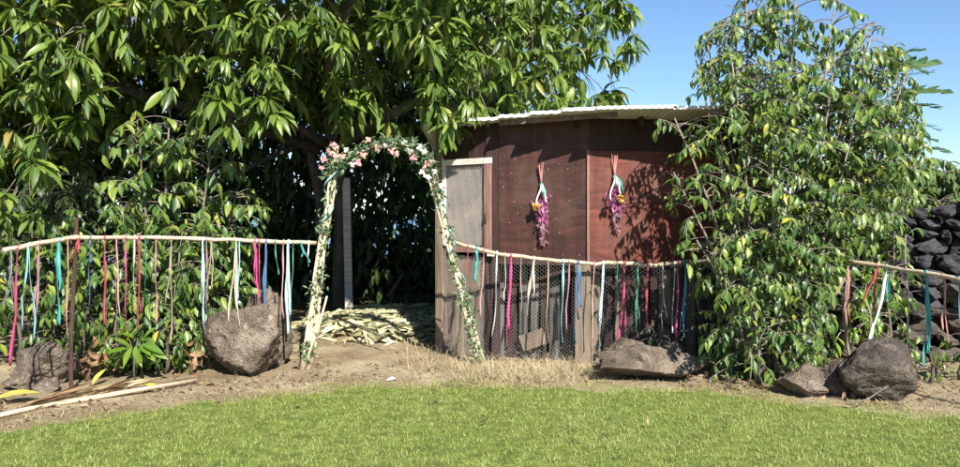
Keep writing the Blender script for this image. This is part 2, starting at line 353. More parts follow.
# ------------------------------------------------------------------ ground, lawn, sea
def axis(lo, hi, d0, far):
    a = list(np.arange(lo, hi + 1e-6, d0)); s_ = d0
    x = hi
    while x < far: s_ *= 1.35; x += s_; a.append(x)
    x = lo; s_ = d0
    while x > -far: s_ *= 1.35; x -= s_; a.insert(0, x)
    return np.array(a)
gx, gy = axis(-8, 8, .1, 900), axis(1, 16, .1, 900)
XX, YY = np.meshgrid(gx, gy); fade = np.clip(1 - (np.hypot(XX, YY - 8) - 8) / 8, 0, 1)
far = np.maximum(YY - 24, 0)
rough_ = .012 * np.sin(23 * XX + 3 * np.sin(9 * YY)) * np.sin(19 * YY + 2 * np.sin(7 * XX))
ZZ = (gh(XX, YY) + rough_ * .5) * fade - np.minimum(far * .25, 30)
nx, ny = len(gx), len(gy)
gv = np.stack([XX, YY, ZZ], -1).reshape(-1, 3)
idx = (np.arange(ny - 1)[:, None] * nx + np.arange(nx - 1)[None, :]).ravel()
me = bpy.data.meshes.new('ground'); me.from_pydata(gv.tolist(), [], np.stack([idx, idx + 1, idx + nx + 1, idx + nx], 1).tolist())
me.polygons.foreach_set('use_smooth', [True] * len(me.polygons))
tag(link('ground', me, M['earth']), kind='structure')
sv = MB().add([(-2500, 40, -9), (2500, 40, -9), (2500, 2500, -9), (-2500, 2500, -9)], [(0, 1, 2, 3)])
tag(sv.build('sea', M['sea']), kind='structure')

EX = np.array([-160, 0, 60, 120, 200, 300, 400, 480, 600, 700, 760, 800, 880, 960, 1120.])
EY = np.array([448, 430, 420, 408, 398, 387, 380, 381, 383, 385, 391, 398, 405, 409, 418.])
ey = GY(EY); ex = (EX - HX) / F * ey
def edge(x): return np.interp(x, ex, ey)
lx = np.arange(-7, 7.01, .07); ly = np.arange(1.0, 8.2, .07); v = []; f = []; ids = {}
def vid(i, j):
    if (i, j) not in ids:
        ids[(i, j)] = len(v); x, y = lx[i], ly[j]; v.append((x, y, float(gh(x, y) + .010)))
    return ids[(i, j)]
for i in range(len(lx) - 1):
    e_ = edge(lx[i] + .035) - .30 + .16 * noise.noise(Vector((lx[i] * 2.3, 0, 4)))
    for j in range(len(ly) - 1):
        if ly[j] + .07 < e_: f.append((vid(i, j), vid(i + 1, j), vid(i + 1, j + 1), vid(i, j + 1)))
me = bpy.data.meshes.new('lawn'); me.from_pydata(v, [], f); tag(link('lawn', me, M['turf']), kind='structure')

def grass(n, name, mat, x0, x1, y0, y1, dens, ln, lean, wd=.0045, label=None, dirc=None):
    x = rng.uniform(x0, x1, n); y = rng.uniform(y0, y1, n); keep = rng.random(n) < dens(x, y); x, y = x[keep], y[keep]; n = len(x)
    a = rng.uniform(0, 2 * np.pi, n); le = rng.uniform(*lean, n)
    D = np.stack([np.cos(a) * le, np.sin(a) * le, np.ones(n)], 1); Nh = np.stack([-np.cos(a), -np.sin(a), le], 1) + rng.normal(0, .4, (n, 3))
    L = rng.uniform(*ln, n); S = np.stack([np.full(n, wd) * rng.uniform(.7, 1.4, n) / .3, L, L], 1)
    Pp = np.stack([x, y, gh(x, y) + .004], 1)
    bl = [(0, 1), (.55, .7), (1, 0)]
    tv = [(-.15, 0, 0), (.15, 0, 0), (-.1, .55, -.06), (.1, .55, -.06), (0, .96, -.26)]; tf = [(0, 1, 3, 2), (2, 3, 4)]
    T = [(np.array(tv), tf, np.zeros(5))]
    me = npmesh(name, T, np.zeros(n, int), frames(D, Nh, S), Pp)
    return tag(link(name, me, mat), label, 'grass', None, 'stuff')
def nz(x, y, s_, o=0):
    return .5 + .5 * np.sin(x * s_ + o + 1.3 * np.sin(y * s_ * 1.3 + o)) * np.sin(y * s_ * 1.1 + 2 * o + np.sin(x * s_ * .8))
def d_lawn(x, y):
    e_ = edge(x) + .26 * (nz(x, y, 5, 1) - .5) + .18 * (nz(x, y, 17, 2) - .5); d = np.clip((e_ - y) / .5, 0, 1) ** .8
    vis = np.abs(x) < y * .66 + .5
    return d * (.45 + .55 * nz(x, y, 4.3) ** .7) * (.6 + .4 * nz(x, y, 13, 4)) * vis
grass(420000, 'lawn_grass', M['grass'], -5.6, 5.6, 3.6, 8.0, d_lawn, (.016, .052), (.3, 2.0), .0042, 'short bright green lawn grass in front of the fence')
def d_fringe(x, y): return np.exp(-((y - edge(x) - .1) / .22) ** 2) * (.25 + .75 * nz(x, y, 9, 3) ** 2) + .05 * (y > edge(x)) * nz(x, y, 3, 7)
grass(60000, 'straw_fringe', M['straw'], -5.6, 5.6, 4.8, 8.2, d_fringe, (.025, .09), (1, 4), .0035, 'dry straw coloured grass along the edge of the lawn')

# ------------------------------------------------------------------ shed
A = Vector((X_(437, 8.5), 8.5, 0)); B = Vector((X_(491, 8.05), 8.05, 0)); C = Vector((X_(591, 7.75), 7.75, 0)); Dp = Vector((X_(775, 8.05), 8.05, 0))
shed = thing('wooden_shed', 'dark red brown plywood shed with a metal roof and wire mesh lower walls', 'shed', B)
SO = Vector(shed.location)
def wb(mb, P0, P1, u0, u1, z0, z1, d0, d1):
    """box on the wall line P0-P1: u metres along, d metres out towards the viewer"""
    t_ = (P1 - P0).normalized(); n_ = Vector((t_.y, -t_.x, 0))
    q = lambda u, d, z: tuple(P0 + t_ * u + n_ * d + Vector((0, 0, z)) - SO)
    return mb.hexa([q(u0, d1, z0), q(u1, d1, z0), q(u1, d0, z0), q(u0, d0, z0), q(u0, d1, z1), q(u1, d1, z1), q(u1, d0, z1), q(u0, d0, z1)])
LBC = (C - B).length; LCD = (Dp - C).length; LAB = (B - A).length
ZT = 2.545; ZL = 1.07
# posts
def post(P0, P1, u0, u1, z1, d0, d1, mat): wb(MB(), P0, P1, u0, u1, -.02, z1, d0, d1).build('post', mat, shed, bev=.004)
post(A, B, 0, .10, ZT, -.05, .035, M['board'])
post(B, C, -.06, .08, ZT - .02, -.09, .0, M['board_dark'])
post(B, C, LBC - .165, LBC - .005, ZL - .01, -.08, .012, M['board'])
post(C, Dp, .9, .99, ZL - .01, -.08, .0, M['board_dark'])
post(C, Dp, LCD - .1, LCD, ZT, -.09, -.002, M['board_dark'])
# plywood sheets
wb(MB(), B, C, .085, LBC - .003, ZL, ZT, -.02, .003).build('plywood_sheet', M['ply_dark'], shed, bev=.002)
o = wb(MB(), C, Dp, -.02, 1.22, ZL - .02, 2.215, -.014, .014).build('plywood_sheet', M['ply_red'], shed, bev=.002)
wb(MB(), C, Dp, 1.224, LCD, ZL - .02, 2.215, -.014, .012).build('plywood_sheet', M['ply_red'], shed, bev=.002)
wb(MB(), C, Dp, -.02, LCD, 2.218, ZT, -.014, .004).build('eave_shade_header', M['board_dark'], shed)  # eave shade painted as a near-black strip; the wall here is plywood
wb(MB(), A, B, .1, LAB - .02, 2.17, ZT, -.02, .004).build('eave_shade_header', M['board_dark'], shed)
wb(MB(), C, Dp, -.045, -.02, ZL, 2.22, -.014, .016).build('corner_trim', M['pinkwood'], shed)
wb(MB(), B, C, .06, LBC + .03, ZL - .045, ZL - .003, -.03, .004).build('rail_board', M['board_dark'], shed)
wb(MB(), C, Dp, 0, LCD, ZL - .075, ZL - .025, -.04, -.005).build('rail_board', M['board_dark'], shed)
# lower slats behind the mesh
def slats(P0, P1, L, z0, z1, mats, wmin, wmax, back, gap, seed, missing=.0):
    rs = random.Random(seed); u = .02
    while u < L - .05:
        w_ = rs.uniform(wmin, wmax)
        if rs.random() > missing:
            h = z1 - rs.uniform(0, .03)
            o = wb(MB(), P0, P1, u, min(u + w_, L), z0, h, -back - .016, -back + rs.uniform(-.004, .004)).build('slat', rs.choice(mats), shed)
        u += w_ + rs.uniform(*gap)
slats(B, C, LBC - .17, 0, ZL - .05, [M['grey_board'], M['grey_board'], M['grey_board'], M['board_dark']], .055, .11, .22, (.012, .05), 3, .12)
slats(C, Dp, LCD - .1, 0, ZL - .08, [M['board_dark'], M['board_dark'], M['board']], .08, .14, .12, (.008, .03), 5, .05)
slats(A, B, LAB - .03, 0, 1.12, [M['board'], M['grey_board'], M['board']], .09, .15, .02, (.004, .012), 9)
# leaning offcut board and braces behind the mesh
t_ = (C - B).normalized(); n_ = Vector((t_.y, -t_.x, 0))
def bar(P0, u0, z0, u1, z1, w_, d, mat, name, tt=t_, nn=n_, th=.02):
    a = P0 + tt * u0 + Vector((0, 0, z0)); b_ = P0 + tt * u1 + Vector((0, 0, z1)); dd = (b_ - a).normalized(); s_ = nn.cross(dd).normalized() * (w_ / 2)
    q = []
    for k in (a, b_):
        for (i, j) in ((-1, d), (1, d), (1, d + th), (-1, d + th)): q.append(tuple(k + s_ * i + nn * j - SO))
    MB().add(q, [(0, 1, 2, 3), (7, 6, 5, 4), (0, 4, 5, 1), (1, 5, 6, 2), (2, 6, 7, 3), (3, 7, 4, 0)]).build(name, mat, shed)
bar(B, .3, .16, .56, .26, .17, -.15, M['board'], 'offcut_board')
bar(B, .1, .74, LBC - .17, 1.0, .035, -.07, M['board_dark'], 'brace')
t2 = (Dp - C).normalized(); n2 = Vector((t2.y, -t2.x, 0))
bar(C, .02, .98, .95, .3, .05, -.06, M['board_dark'], 'brace', t2, n2)
# wire mesh: hexagonal netting as crossing zigzag wires
def netting(P0, P1, u0, u1, z0, z1, d, cell=.024, r=.001):
    tt = (P1 - P0).normalized(); nn = Vector((tt.y, -tt.x, 0)); mb = MB(); ncol = int((u1 - u0) / cell); nrow = int((z1 - z0) / (cell * .8))
    h = (z1 - z0) / nrow
    for c_ in range(ncol + 1):
        pts = []
        for k in range(nrow + 1):
            s_ = 1 if (k + c_) % 2 else -1
            for (dz, so) in ((-.22, s_), (.22, s_)):
                z = z0 + (k + dz) * h
                if z0 <= z <= z1:
                    uu = u0 + c_ * cell + so * cell * .25 * 1.0 + .004 * math.sin(z * 9 + c_)
                    pts.append((uu, z))
        n0 = len(mb.v)
        for (uu, z) in pts:
            p = P0 + tt * uu + nn * (d + .006 * math.sin(uu * 6) * math.sin(z * 5)) + Vector((0, 0, z)) - SO
            mb.v.append(tuple(p - tt * r)); mb.v.append(tuple(p + tt * r)); mb.v.append(tuple(p + nn * r * 1.5))
        for k in range(len(pts) - 1):
            a = n0 + k * 3
            mb.f += [(a, a + 2, a + 5, a + 3), (a + 2, a + 1, a + 4, a + 5), (a + 1, a, a + 3, a + 4)]
    tag(mb.build('wire_netting', M['wire'], shed), kind='stuff')
netting(B, C, .02, LBC - .01, .02, ZL + .02, .018)
netting(C, Dp, .01, LCD - .1, .02, ZL - .03, .02)
netting(A, B, .1, LAB - .02, .02, 1.1, .012)
# screened hatch
hz0, hz1, hu0, hu1 = 1.17, 2.165, .1, LAB - .01
def hb(name, u0, u1, z0, z1, d0, d1, mat, par=shed): return wb(MB(), A, B, u0, u1, z0, z1, d0, d1).build(name, mat, par, bev=.003)
wf = hb('hatch_board', hu0 + .03, hu1 - .06, hz0 + .05, hz1 - .06, -.02, -.005, M['hatch_back'])
hb('frame_rail', hu0, hu1 + .03, hz1 - .065, hz1, .004, .034, M['whitewood'])
hb('frame_rail', hu0 + .1, hu1 + .0, hz0 - .03, hz0 + .035, .005, .04, M['pinkwood'])
hb('frame_stile', hu1 - .06, hu1 - .002, hz0 + .037, hz1 - .067, .006, .036, M['pinkwood'])
hb('frame_stile', hu0, hu0 + .045, hz0 + .037, hz1 - .067, .005, .034, M['whitewood'])
hb('frame_edge', hu1, hu1 + .018, hz0 + .0, hz1 - .067, -.01, .03, M['pinkwood'])
hb('latch_block', hu1 + .003, hu1 + .09, hz0 - .06, hz0 - .002, .042, .07, M['whitewood'])
netting(A, B, hu0 + .045, hu1 - .06, hz0 + .03, hz1 - .065, .012, .019, .0013)
MB().tube([A + (B - A) * .9 + Vector((0, -.05, z)) - SO for z in (1.46, 1.5, 1.54, 1.57)], [.01, .016, .014, .006], 6).build('hatch_knob', M['rust'], shed, True)
# other walls and floor of the shed (back, right)
E = Vector((3.0, 11.2, 0)); G = Vector((-.55, 11.2, 0))
wb(MB(), G, E, 0, (E - G).length, 0, 2.35, -.03, 0).build('back_wall', M['board_dark'], shed)
wb(MB(), Dp, E, .01, (E - Dp).length - .03, 0, 2.45, -.03, 0).build('side_wall', M['board_dark'], shed)
wb(MB(), G, A, 0, (A - G).length - .06, 0, 2.4, -.03, 0).build('side_wall', M['board_dark'], shed)
# roof sheets
xe = [-.62, -.42, -.1, .22, .53, .84, 1.16, 1.9, 2.66, 3.4]
yf = [8.3, 8.1, 7.86, 7.68, 7.5, 7.34, 7.24, 7.24, 7.26]
zf = [2.535, 2.54, 2.545, 2.555, 2.565, 2.575, 2.58, 2.58, 2.58]
for i in range(9):
    mb = MB(); x0, x1 = xe[i] - .03, xe[i + 1]; nseg = max(4, int((x1 - x0) / .07) * 2); rows = [yf[i], 9.6, 11.5]
    top = []
    for k in range(nseg + 1):
        x = x0 + (x1 - x0) * k / nseg; zc = (1 if k % 2 else -1) * (.004 if i < 5 else .0025) + .012 * (x - x0) / (x1 - x0)
        for y in rows:
            z = zf[i] + .022 + zc - (y - yf[i]) * .045
            top.append((x - SO.x, y - SO.y, z)); top.append((x - SO.x, y - SO.y, z - .032))
    r_ = len(rows)
    g = lambda k, j, s_: k * r_ * 2 + j * 2 + s_
    fs = []
    for k in range(nseg):
        for j in range(r_ - 1):
            fs += [(g(k, j, 0), g(k + 1, j, 0), g(k + 1, j + 1, 0), g(k, j + 1, 0)), (g(k, j, 1), g(k, j + 1, 1), g(k + 1, j + 1, 1), g(k + 1, j, 1))]
        fs += [(g(k, 0, 1), g(k + 1, 0, 1), g(k + 1, 0, 0), g(k, 0, 0)), (g(k, r_ - 1, 0), g(k + 1, r_ - 1, 0), g(k + 1, r_ - 1, 1), g(k, r_ - 1, 1))]
    fs += [(g(0, j, 0), g(0, j + 1, 0), g(0, j + 1, 1), g(0, j, 1)) for j in range(r_ - 1)] + [(g(nseg, j, 0), g(nseg, j, 1), g(nseg, j + 1, 1), g(nseg, j + 1, 0)) for j in range(r_ - 1)]
    mb.add(top, fs).build('roof_sheet', M['roof'], shed)
for i, x in enumerate((.35, 1.0, 1.65, 2.3, 2.95)):
    y0 = float(np.interp(x, [(a_ + b_) / 2 for a_, b_ in zip(xe, xe[1:])], yf)) + .42
    y1 = 11.1
    q = [(x - .022, y0, 2.45), (x + .022, y0, 2.45), (x + .022, y1, 2.34), (x - .022, y1, 2.34), (x - .022, y0, 2.55), (x + .022, y0, 2.55), (x + .022, y1, 2.40), (x - .022, y1, 2.40)]
    MB().hexa([tuple(Vector(k) - SO) for k in q]).build('rafter', M['board_dark'], shed)
q = [(.2, 7.84, 2.485), (1.35, 7.36, 2.515), (1.35, 7.385, 2.515), (.2, 7.865, 2.485), (.2, 7.84, 2.54), (1.35, 7.36, 2.56), (1.35, 7.385, 2.56), (.2, 7.865, 2.54)]
MB().hexa([tuple(Vector(k) - SO) for k in q]).build('fascia_batten', M['board'], shed)
# nail dabs on the plywood
for (P0, tt, nn, L_, d, sd_) in ((B, t_, n_, LBC, .004, 1), (C, t2, n2, LCD, .014, 2)):
    rs = random.Random(sd_); mb = MB()
    for _ in range(34):
        u, z = rs.uniform(.1, L_ - .08), rs.uniform(ZL + .06, 2.15); r = rs.uniform(.003, .007)
        c0 = P0 + tt * u + nn * d + Vector((0, 0, z)) - SO
        mb.tube([c0 - nn * .002, c0 + nn * .0022], [r, r * .8], 6)
    tag(mb.build('nail_heads', M['tan'], shed), kind='stuff')

# ------------------------------------------------------------------ rock
def boulder(px, pytop, pybot, wpx, Y, seed, label, mat='rock', depth=.8, sub=5, cuts=11, rot=0, name='boulder', rough=.1):
    h = (pybot - pytop) / F * Y; wd = wpx / F * Y
    me = stone_mesh(name, seed, (1, depth, 1), sub, cuts, rough)
    vs = np.array([v.co[:] for v in me.vertices]); lo, hi = vs.min(0), vs.max(0)
    vs = (vs - (lo + hi) / 2) / (hi - lo) * np.array([wd, wd * depth, h * 1.12]); me.vertices.foreach_set('co', vs.ravel()); me.update()
    Yc = Y + wd * depth * .35
    z = CAM_H - (pybot - HY) / F * Y
    zg = 0
    o = link(name, me, M[mat], None, (X_(px, Y) * (Yc / Y) * .5 + X_(px, Y) * .5, Yc, h * .56 - h * .12 + max(z, 0) * 0))
    return tag(o, label, 'boulder')
boulder(241, 300, 373, 84, 7.2, 3, 'big rough brown grey boulder between the bushes and the arch', depth=.75)
boulder(263, 284, 362, 52, 7.62, 33, 'tall peaked boulder leaning behind the big one beside the arch', depth=.6)
boulder(43, 347, 388, 62, 6.7, 5, 'squarish grey boulder beside the dark stake', 'rock')
boulder(18, 373, 392, 36, 6.6, 6, 'small round brown stone left of the squarish boulder', 'rock', sub=4)
boulder(47, 377, 394, 24, 6.5, 9, 'small tan stone in front of the squarish boulder', 'rock', sub=4)
boulder(656, 350, 384, 122, 6.95, 12, 'long low flat boulder in front of the wire netting', depth=.55, cuts=16)
boulder(632, 333, 370, 58, 7.2, 14, 'pale pointed rock on the left end of the long boulder', depth=.6)
boulder(641, 345, 361, 18, 6.98, 15, 'small dark rounded stone on top of the long boulder', 'rock_dark', sub=4).location.z += .1
boulder(671, 338, 362, 26, 7.25, 17, 'small dark wedge shaped stone behind the long boulder', 'rock_dark', sub=4).location.z += .1
boulder(880, 343, 407, 86, 6.1, 21, 'large dark boulder under the right hand rail', 'rock_dark', depth=.7, cuts=18)
boulder(806, 368, 402, 50, 6.3, 23, 'flat grey brown rock under the leafy tree', 'rock', depth=.8)
boulder(834, 362, 398, 40, 6.4, 25, 'smaller rock between the flat rock and the large dark boulder', 'rock_dark', depth=.8)
boulder(788, 366, 392, 18, 6.7, 27, 'little grey rock at the foot of the leafy tree', 'rock', sub=4)
boulder(940, 366, 380, 26, 7.2, 28, 'small grey stone in the shade behind the right rail', 'rock', sub=4)
boulder(915, 362, 374, 18, 7.4, 29, 'small pale stone behind the large dark boulder', 'rock', sub=4)

# dry stone walls
vars_lava = [stone_mesh('stone', 100 + i, (1, 1, 1), 3, 18, .13) for i in range(8)]
def stone_wall(name, label, P0, P1, H, matn, seed, sz=(.2, .42), th=.5, slope=0.0, core=True):
    w_ = thing(name, label, 'stone wall', P0); rs = random.Random(seed)
    L = (P1 - P0).length; tt = (P1 - P0).normalized(); nn = Vector((tt.y, -tt.x, 0)); rz = math.atan2(tt.y, tt.x)
    meshes = []
    for m_ in vars_lava:
        q = m_.copy(); q.materials.append(M[matn]); meshes.append(q)
    z = 0
    while z < H + .05:
        hh = rs.uniform(sz[0] * .75, sz[0] * 1.15); u = rs.uniform(-.1, .1)
        while u < L:
            ww = rs.uniform(*sz) * (1.0 if rs.random() < .7 else .6); top = H + slope * u / L + rs.uniform(-.08, .08)
            if z + hh * .6 < top:
                o = bpy.data.objects.new('stone', rs.choice(meshes)); col.objects.link(o); o.parent = w_
                o.location = tt * (u + ww / 2) + nn * rs.uniform(-.04, .06) + Vector((0, 0, z + hh / 2 + rs.uniform(-.03, .03)))
                o.rotation_euler = (rs.uniform(-.3, .3), rs.uniform(-.35, .35), rz + rs.uniform(-.3, .3))
                o.scale = (ww * .68, rs.uniform(.15, .24), hh * .74)
            u += ww
        z += hh * .93
    if core:
        mb = MB(); n0 = -.1
        q = [nn * -.1, tt * L + nn * -.1, tt * L + nn * -th, nn * -th]
        mb.hexa([tuple(k + Vector((0, 0, 0))) for k in q] + [tuple(q[0] + Vector((0, 0, H - .2))), tuple(q[1] + Vector((0, 0, H + slope - .2))), tuple(q[2] + Vector((0, 0, H + slope - .25))), tuple(q[3] + Vector((0, 0, H - .25)))])
        mb.build('wall_core', M['core'], w_)
    return w_
stone_wall('lava_stone_wall', 'high dry stacked black lava stone wall at the right edge', Vector((3.6, 9.9, 0)), Vector((8.2, 8.3, 0)), 1.55, 'lava', 5, (.2, .42), .6, .42)
stone_wall('low_stone_wall', 'low brown stone bank edging in front of the black wall', Vector((3.7, 8.3, 0)), Vector((7.6, 7.4, 0)), .62, 'bankstone', 9, (.18, .5), .4, .05)
stone_wall('shaded_stone_wall', 'low dark stone wall in deep shade behind the arch', Vector((-6.5, 15.2, 0)), Vector((.6, 14.8, 0)), .95, 'lava', 13, (.25, .5), .5)

# ------------------------------------------------------------------ foliage generators
def rosettes(C_, nl, ln, axis_d, spread=(.55, 1.35)):
    """drooping whorls of long leaves round each centre"""
    n = len(C_); Pp = np.repeat(C_, nl, axis=0); k = n * nl
    a = rng.uniform(0, 2 * np.pi, k); th = rng.uniform(*spread, k)
    ax = np.repeat(axis_d, nl, axis=0); ax = ax / np.linalg.norm(ax, axis=1, keepdims=True)
    u = np.cross(ax, np.tile([[.3, .1, 1.0]], (k, 1))); u /= np.linalg.norm(u, axis=1, keepdims=True) + 1e-9; v_ = np.cross(ax, u)
    rad = u * np.cos(a)[:, None] + v_ * np.sin(a)[:, None]
    D = ax * np.cos(th)[:, None] + rad * np.sin(th)[:, None]
    D[:, 2] -= rng.uniform(.15, .95, k)
    Nh = np.tile([[0, -.35, 1.0]], (k, 1)) + rng.normal(0, .35, (k, 3)) + rad * .3
    Pp = Pp + ax * rng.uniform(-.07, .03, k)[:, None]
    return Pp, D, Nh, rng.uniform(*ln, k)

mango = thing('mango_tree', 'big spreading mango tree with long drooping leaves shading the left side', 'tree', (-1.75, 11.6, 0))
MO = Vector(mango.location)
def tr(pts, rad, name, mat, parent, n=9):
    org = Vector(parent.location)
    return MB().tube([Vector(p) - org for p in pts], rad, n).build(name, mat, parent, True)
tr([P(342, 305, 12.2) + Vector((0, 0, -.05)), P(341, 270, 12.2), P(343, 230, 12.1), P(340, 190, 12), P(334, 150, 11.9), P(330, 110, 11.8)], [.17, .14, .13, .125, .13, .12], 'trunk', M['bark'], mango)
tr([P(318, 303, 12.6) + Vector((0, 0, -.05)), P(322, 260, 12.5), P(320, 200, 12.4), P(308, 140, 12.2)], [.1, .09, .08, .07], 'trunk', M['bark'], mango)
for pts, r in (([P(336, 150, 11.9), P(300, 128, 11.2), P(250, 122, 10.3), P(200, 100, 9.4)], .075), ([P(334, 150, 11.9), P(380, 120, 11), P(440, 90, 10), P(520, 60, 9.6), P(590, 50, 9.5)], .09),
               ([P(332, 120, 11.8), P(330, 60, 10.5), P(350, 0, 9.3), P(370, -60, 8.4)], .1), ([P(320, 150, 12.2), P(200, 110, 11.5), P(90, 80, 10), P(20, 60, 8.8)], .09),
               ([P(308, 140, 12.2), P(220, 180, 11.5), P(150, 200, 10.5), P(90, 190, 9.6)], .05), ([P(330, 130, 11.8), P(450, 30, 11.5), P(560, 0, 11.2)], .08)):
    tr(pts, [r * (1 - .6 * i / (len(pts) - 1)) for i in range(len(pts))], 'branch', M['bark'], mango, 7)
tw = MB(); CL = []
def cluster(px, py, Y, r, n, ax=(0.1, -.5, -.1)):
    """one hanging bough: rosettes in a lens, twigs joining them"""
    if 330 < px < 480 and py > 55: Y = max(Y, 7.95)
    c = P(px, py, Y); R_ = r / F * Y
    hub = c + Vector((random.uniform(-.1, .1), .5, .35))
    for _ in range(n):
        d = Vector((random.gauss(0, .5), random.gauss(0, .4), random.gauss(0, .45))) * R_
        p = c + d; CL.append((p, Vector(ax) + d * .8 + Vector((0, 0, -.1))))
        if random.random() < .6:
            tw.tube([hub - MO, (hub * .5 + p * .5) + Vector((0, .04, .07)) - MO, p - MO], [.007, .005, .004], 4, False)
low = lambda px: float(np.interp(px, [-200, 0, 60, 110, 150, 200, 240, 290, 330, 380, 440, 470, 500, 560, 620, 645], [230, 215, 200, 130, 85, 90, 108, 105, 108, 132, 140, 130, 112, 108, 105, 60]))
for px, py, Y, r, n in ((20, 25, 7.0, 45, 9), (60, 50, 6.9, 40, 9), (25, 90, 7.0, 42, 9), (70, 120, 7.1, 38, 8), (40, 165, 7.1, 40, 8), (10, 150, 7.2, 35, 6), (110, 25, 7.2, 40, 7), (145, 8, 7.1, 30, 6),
                        (5, 205, 7.2, 22, 4), (190, 50, 7.5, 22, 3), (215, 80, 7.3, 34, 9), (240, 96, 7.2, 30, 8), (265, 70, 7.3, 26, 5), (255, 20, 7.3, 28, 6), (200, 8, 7.4, 25, 4),
                        (292, 25, 7.4, 22, 3), (310, 8, 7.3, 26, 4), (335, 30, 7.4, 22, 3), (352, 70, 7.3, 30, 7), (372, 92, 7.1, 24, 5), (340, 103, 7.2, 20, 4), (385, 35, 7.5, 28, 6), (410, 15, 7.3, 28, 7), (425, 50, 7.3, 26, 5),
                        (385, 128, 7.2, 16, 2), (435, 90, 7.1, 28, 7), (448, 122, 7.0, 22, 5), (430, 108, 7.0, 18, 3), (465, 60, 7.5, 30, 6), (470, 105, 7.4, 20, 4), (455, 10, 7.6, 30, 6), (500, 35, 8.3, 30, 6), (495, 80, 8.6, 26, 5), (520, 100, 8.9, 24, 4),
                        (540, 15, 8.8, 34, 8), (550, 60, 9.0, 34, 8), (590, 30, 9.2, 34, 9), (585, 85, 9.4, 30, 7), (615, 50, 9.3, 22, 6), (632, 45, 9.4, 10, 3), (615, 15, 9.6, 18, 4), (560, 100, 9.3, 20, 4), (608, 95, 9.6, 16, 4), (590, -10, 9.4, 28, 6)):
    cluster(px, py, Y, r, int(n * 1.0))
def clump(p): return noise.noise(p * 1.3 + Vector((3, 1, 7))) + .5 * noise.noise(p * 3.1)
n = 0
while n < 110:                                     # mid depth
    px = random.uniform(-170, 635); Y = random.uniform(7.9, 9.6); py = random.uniform(-150, low(px) - 12)
    if px > 460 and Y < 8.9: continue
    if px > 560 and py > 110 - (px - 560) * .2: continue
    p = P(px, py, Y)
    if clump(p) < (.3 if px < 450 else -.1): continue
    CL.append((p, Vector((random.gauss(.1, .5), -.5, random.gauss(0, .3))))); n += 1
n = 0
while n < 4200:                                    # deep crown
    px = random.uniform(-420, 625); Y = random.uniform(9.4, 14.5); py = random.uniform(-330, low(px) + 25 * (px < 430) - 5)
    if px > 600 - (Y - 9.6) * 14 or (Y < 10.9 and px < 440): continue
    if px > 430 and P(px, py, Y).z < 2.85: continue
    CL.append((P(px, py, Y), Vector((random.gauss(0, .6), random.gauss(-.3, .5), random.gauss(0, .4))))); n += 1
n = 0
while n < 3000:                                     # unseen overhang added above the picture, packed dense to shade the crown behind
    px = random.uniform(-420, 470); Y = random.uniform(6.9, 8.6); z = random.uniform(CAM_H + 245 / F * Y, 6.4); p = Vector((X_(px, Y), Y, z))
    CL.append((p, Vector((random.gauss(0, .6), random.gauss(-.3, .5), random.gauss(.2, .4))))); n += 1
n = 0
while n < 1900:                                     # top of the crown, above the picture
    px = random.uniform(-420, 560); Y = random.uniform(7.4, 14.5); z = random.uniform(3.9, 5.6) 
    p = Vector((X_(px, Y), Y, z)); CL.append((p, Vector((random.gauss(0, .6), random.gauss(-.3, .5), random.gauss(.2, .4))))); n += 1
Cc = np.array([c[0][:] for c in CL]); Ax = np.array([c[1][:] for c in CL])
Pp, D, Nh, S = rosettes(Cc, 12, (.15, .27), Ax); S = np.where(Pp[:, 1] > 9.5, S * 1.45, np.where(Pp[:, 1] < 7.9, S * 1.15, S)) * rng.choice([.55, .8, 1, 1, 1.1, 1.2], len(S))
foliage(mango, T_mango, Pp, D, Nh, S, M['mango'], cell=9)
tag(tw.build('twigs', M['twig'], mango, True), kind='stuff')

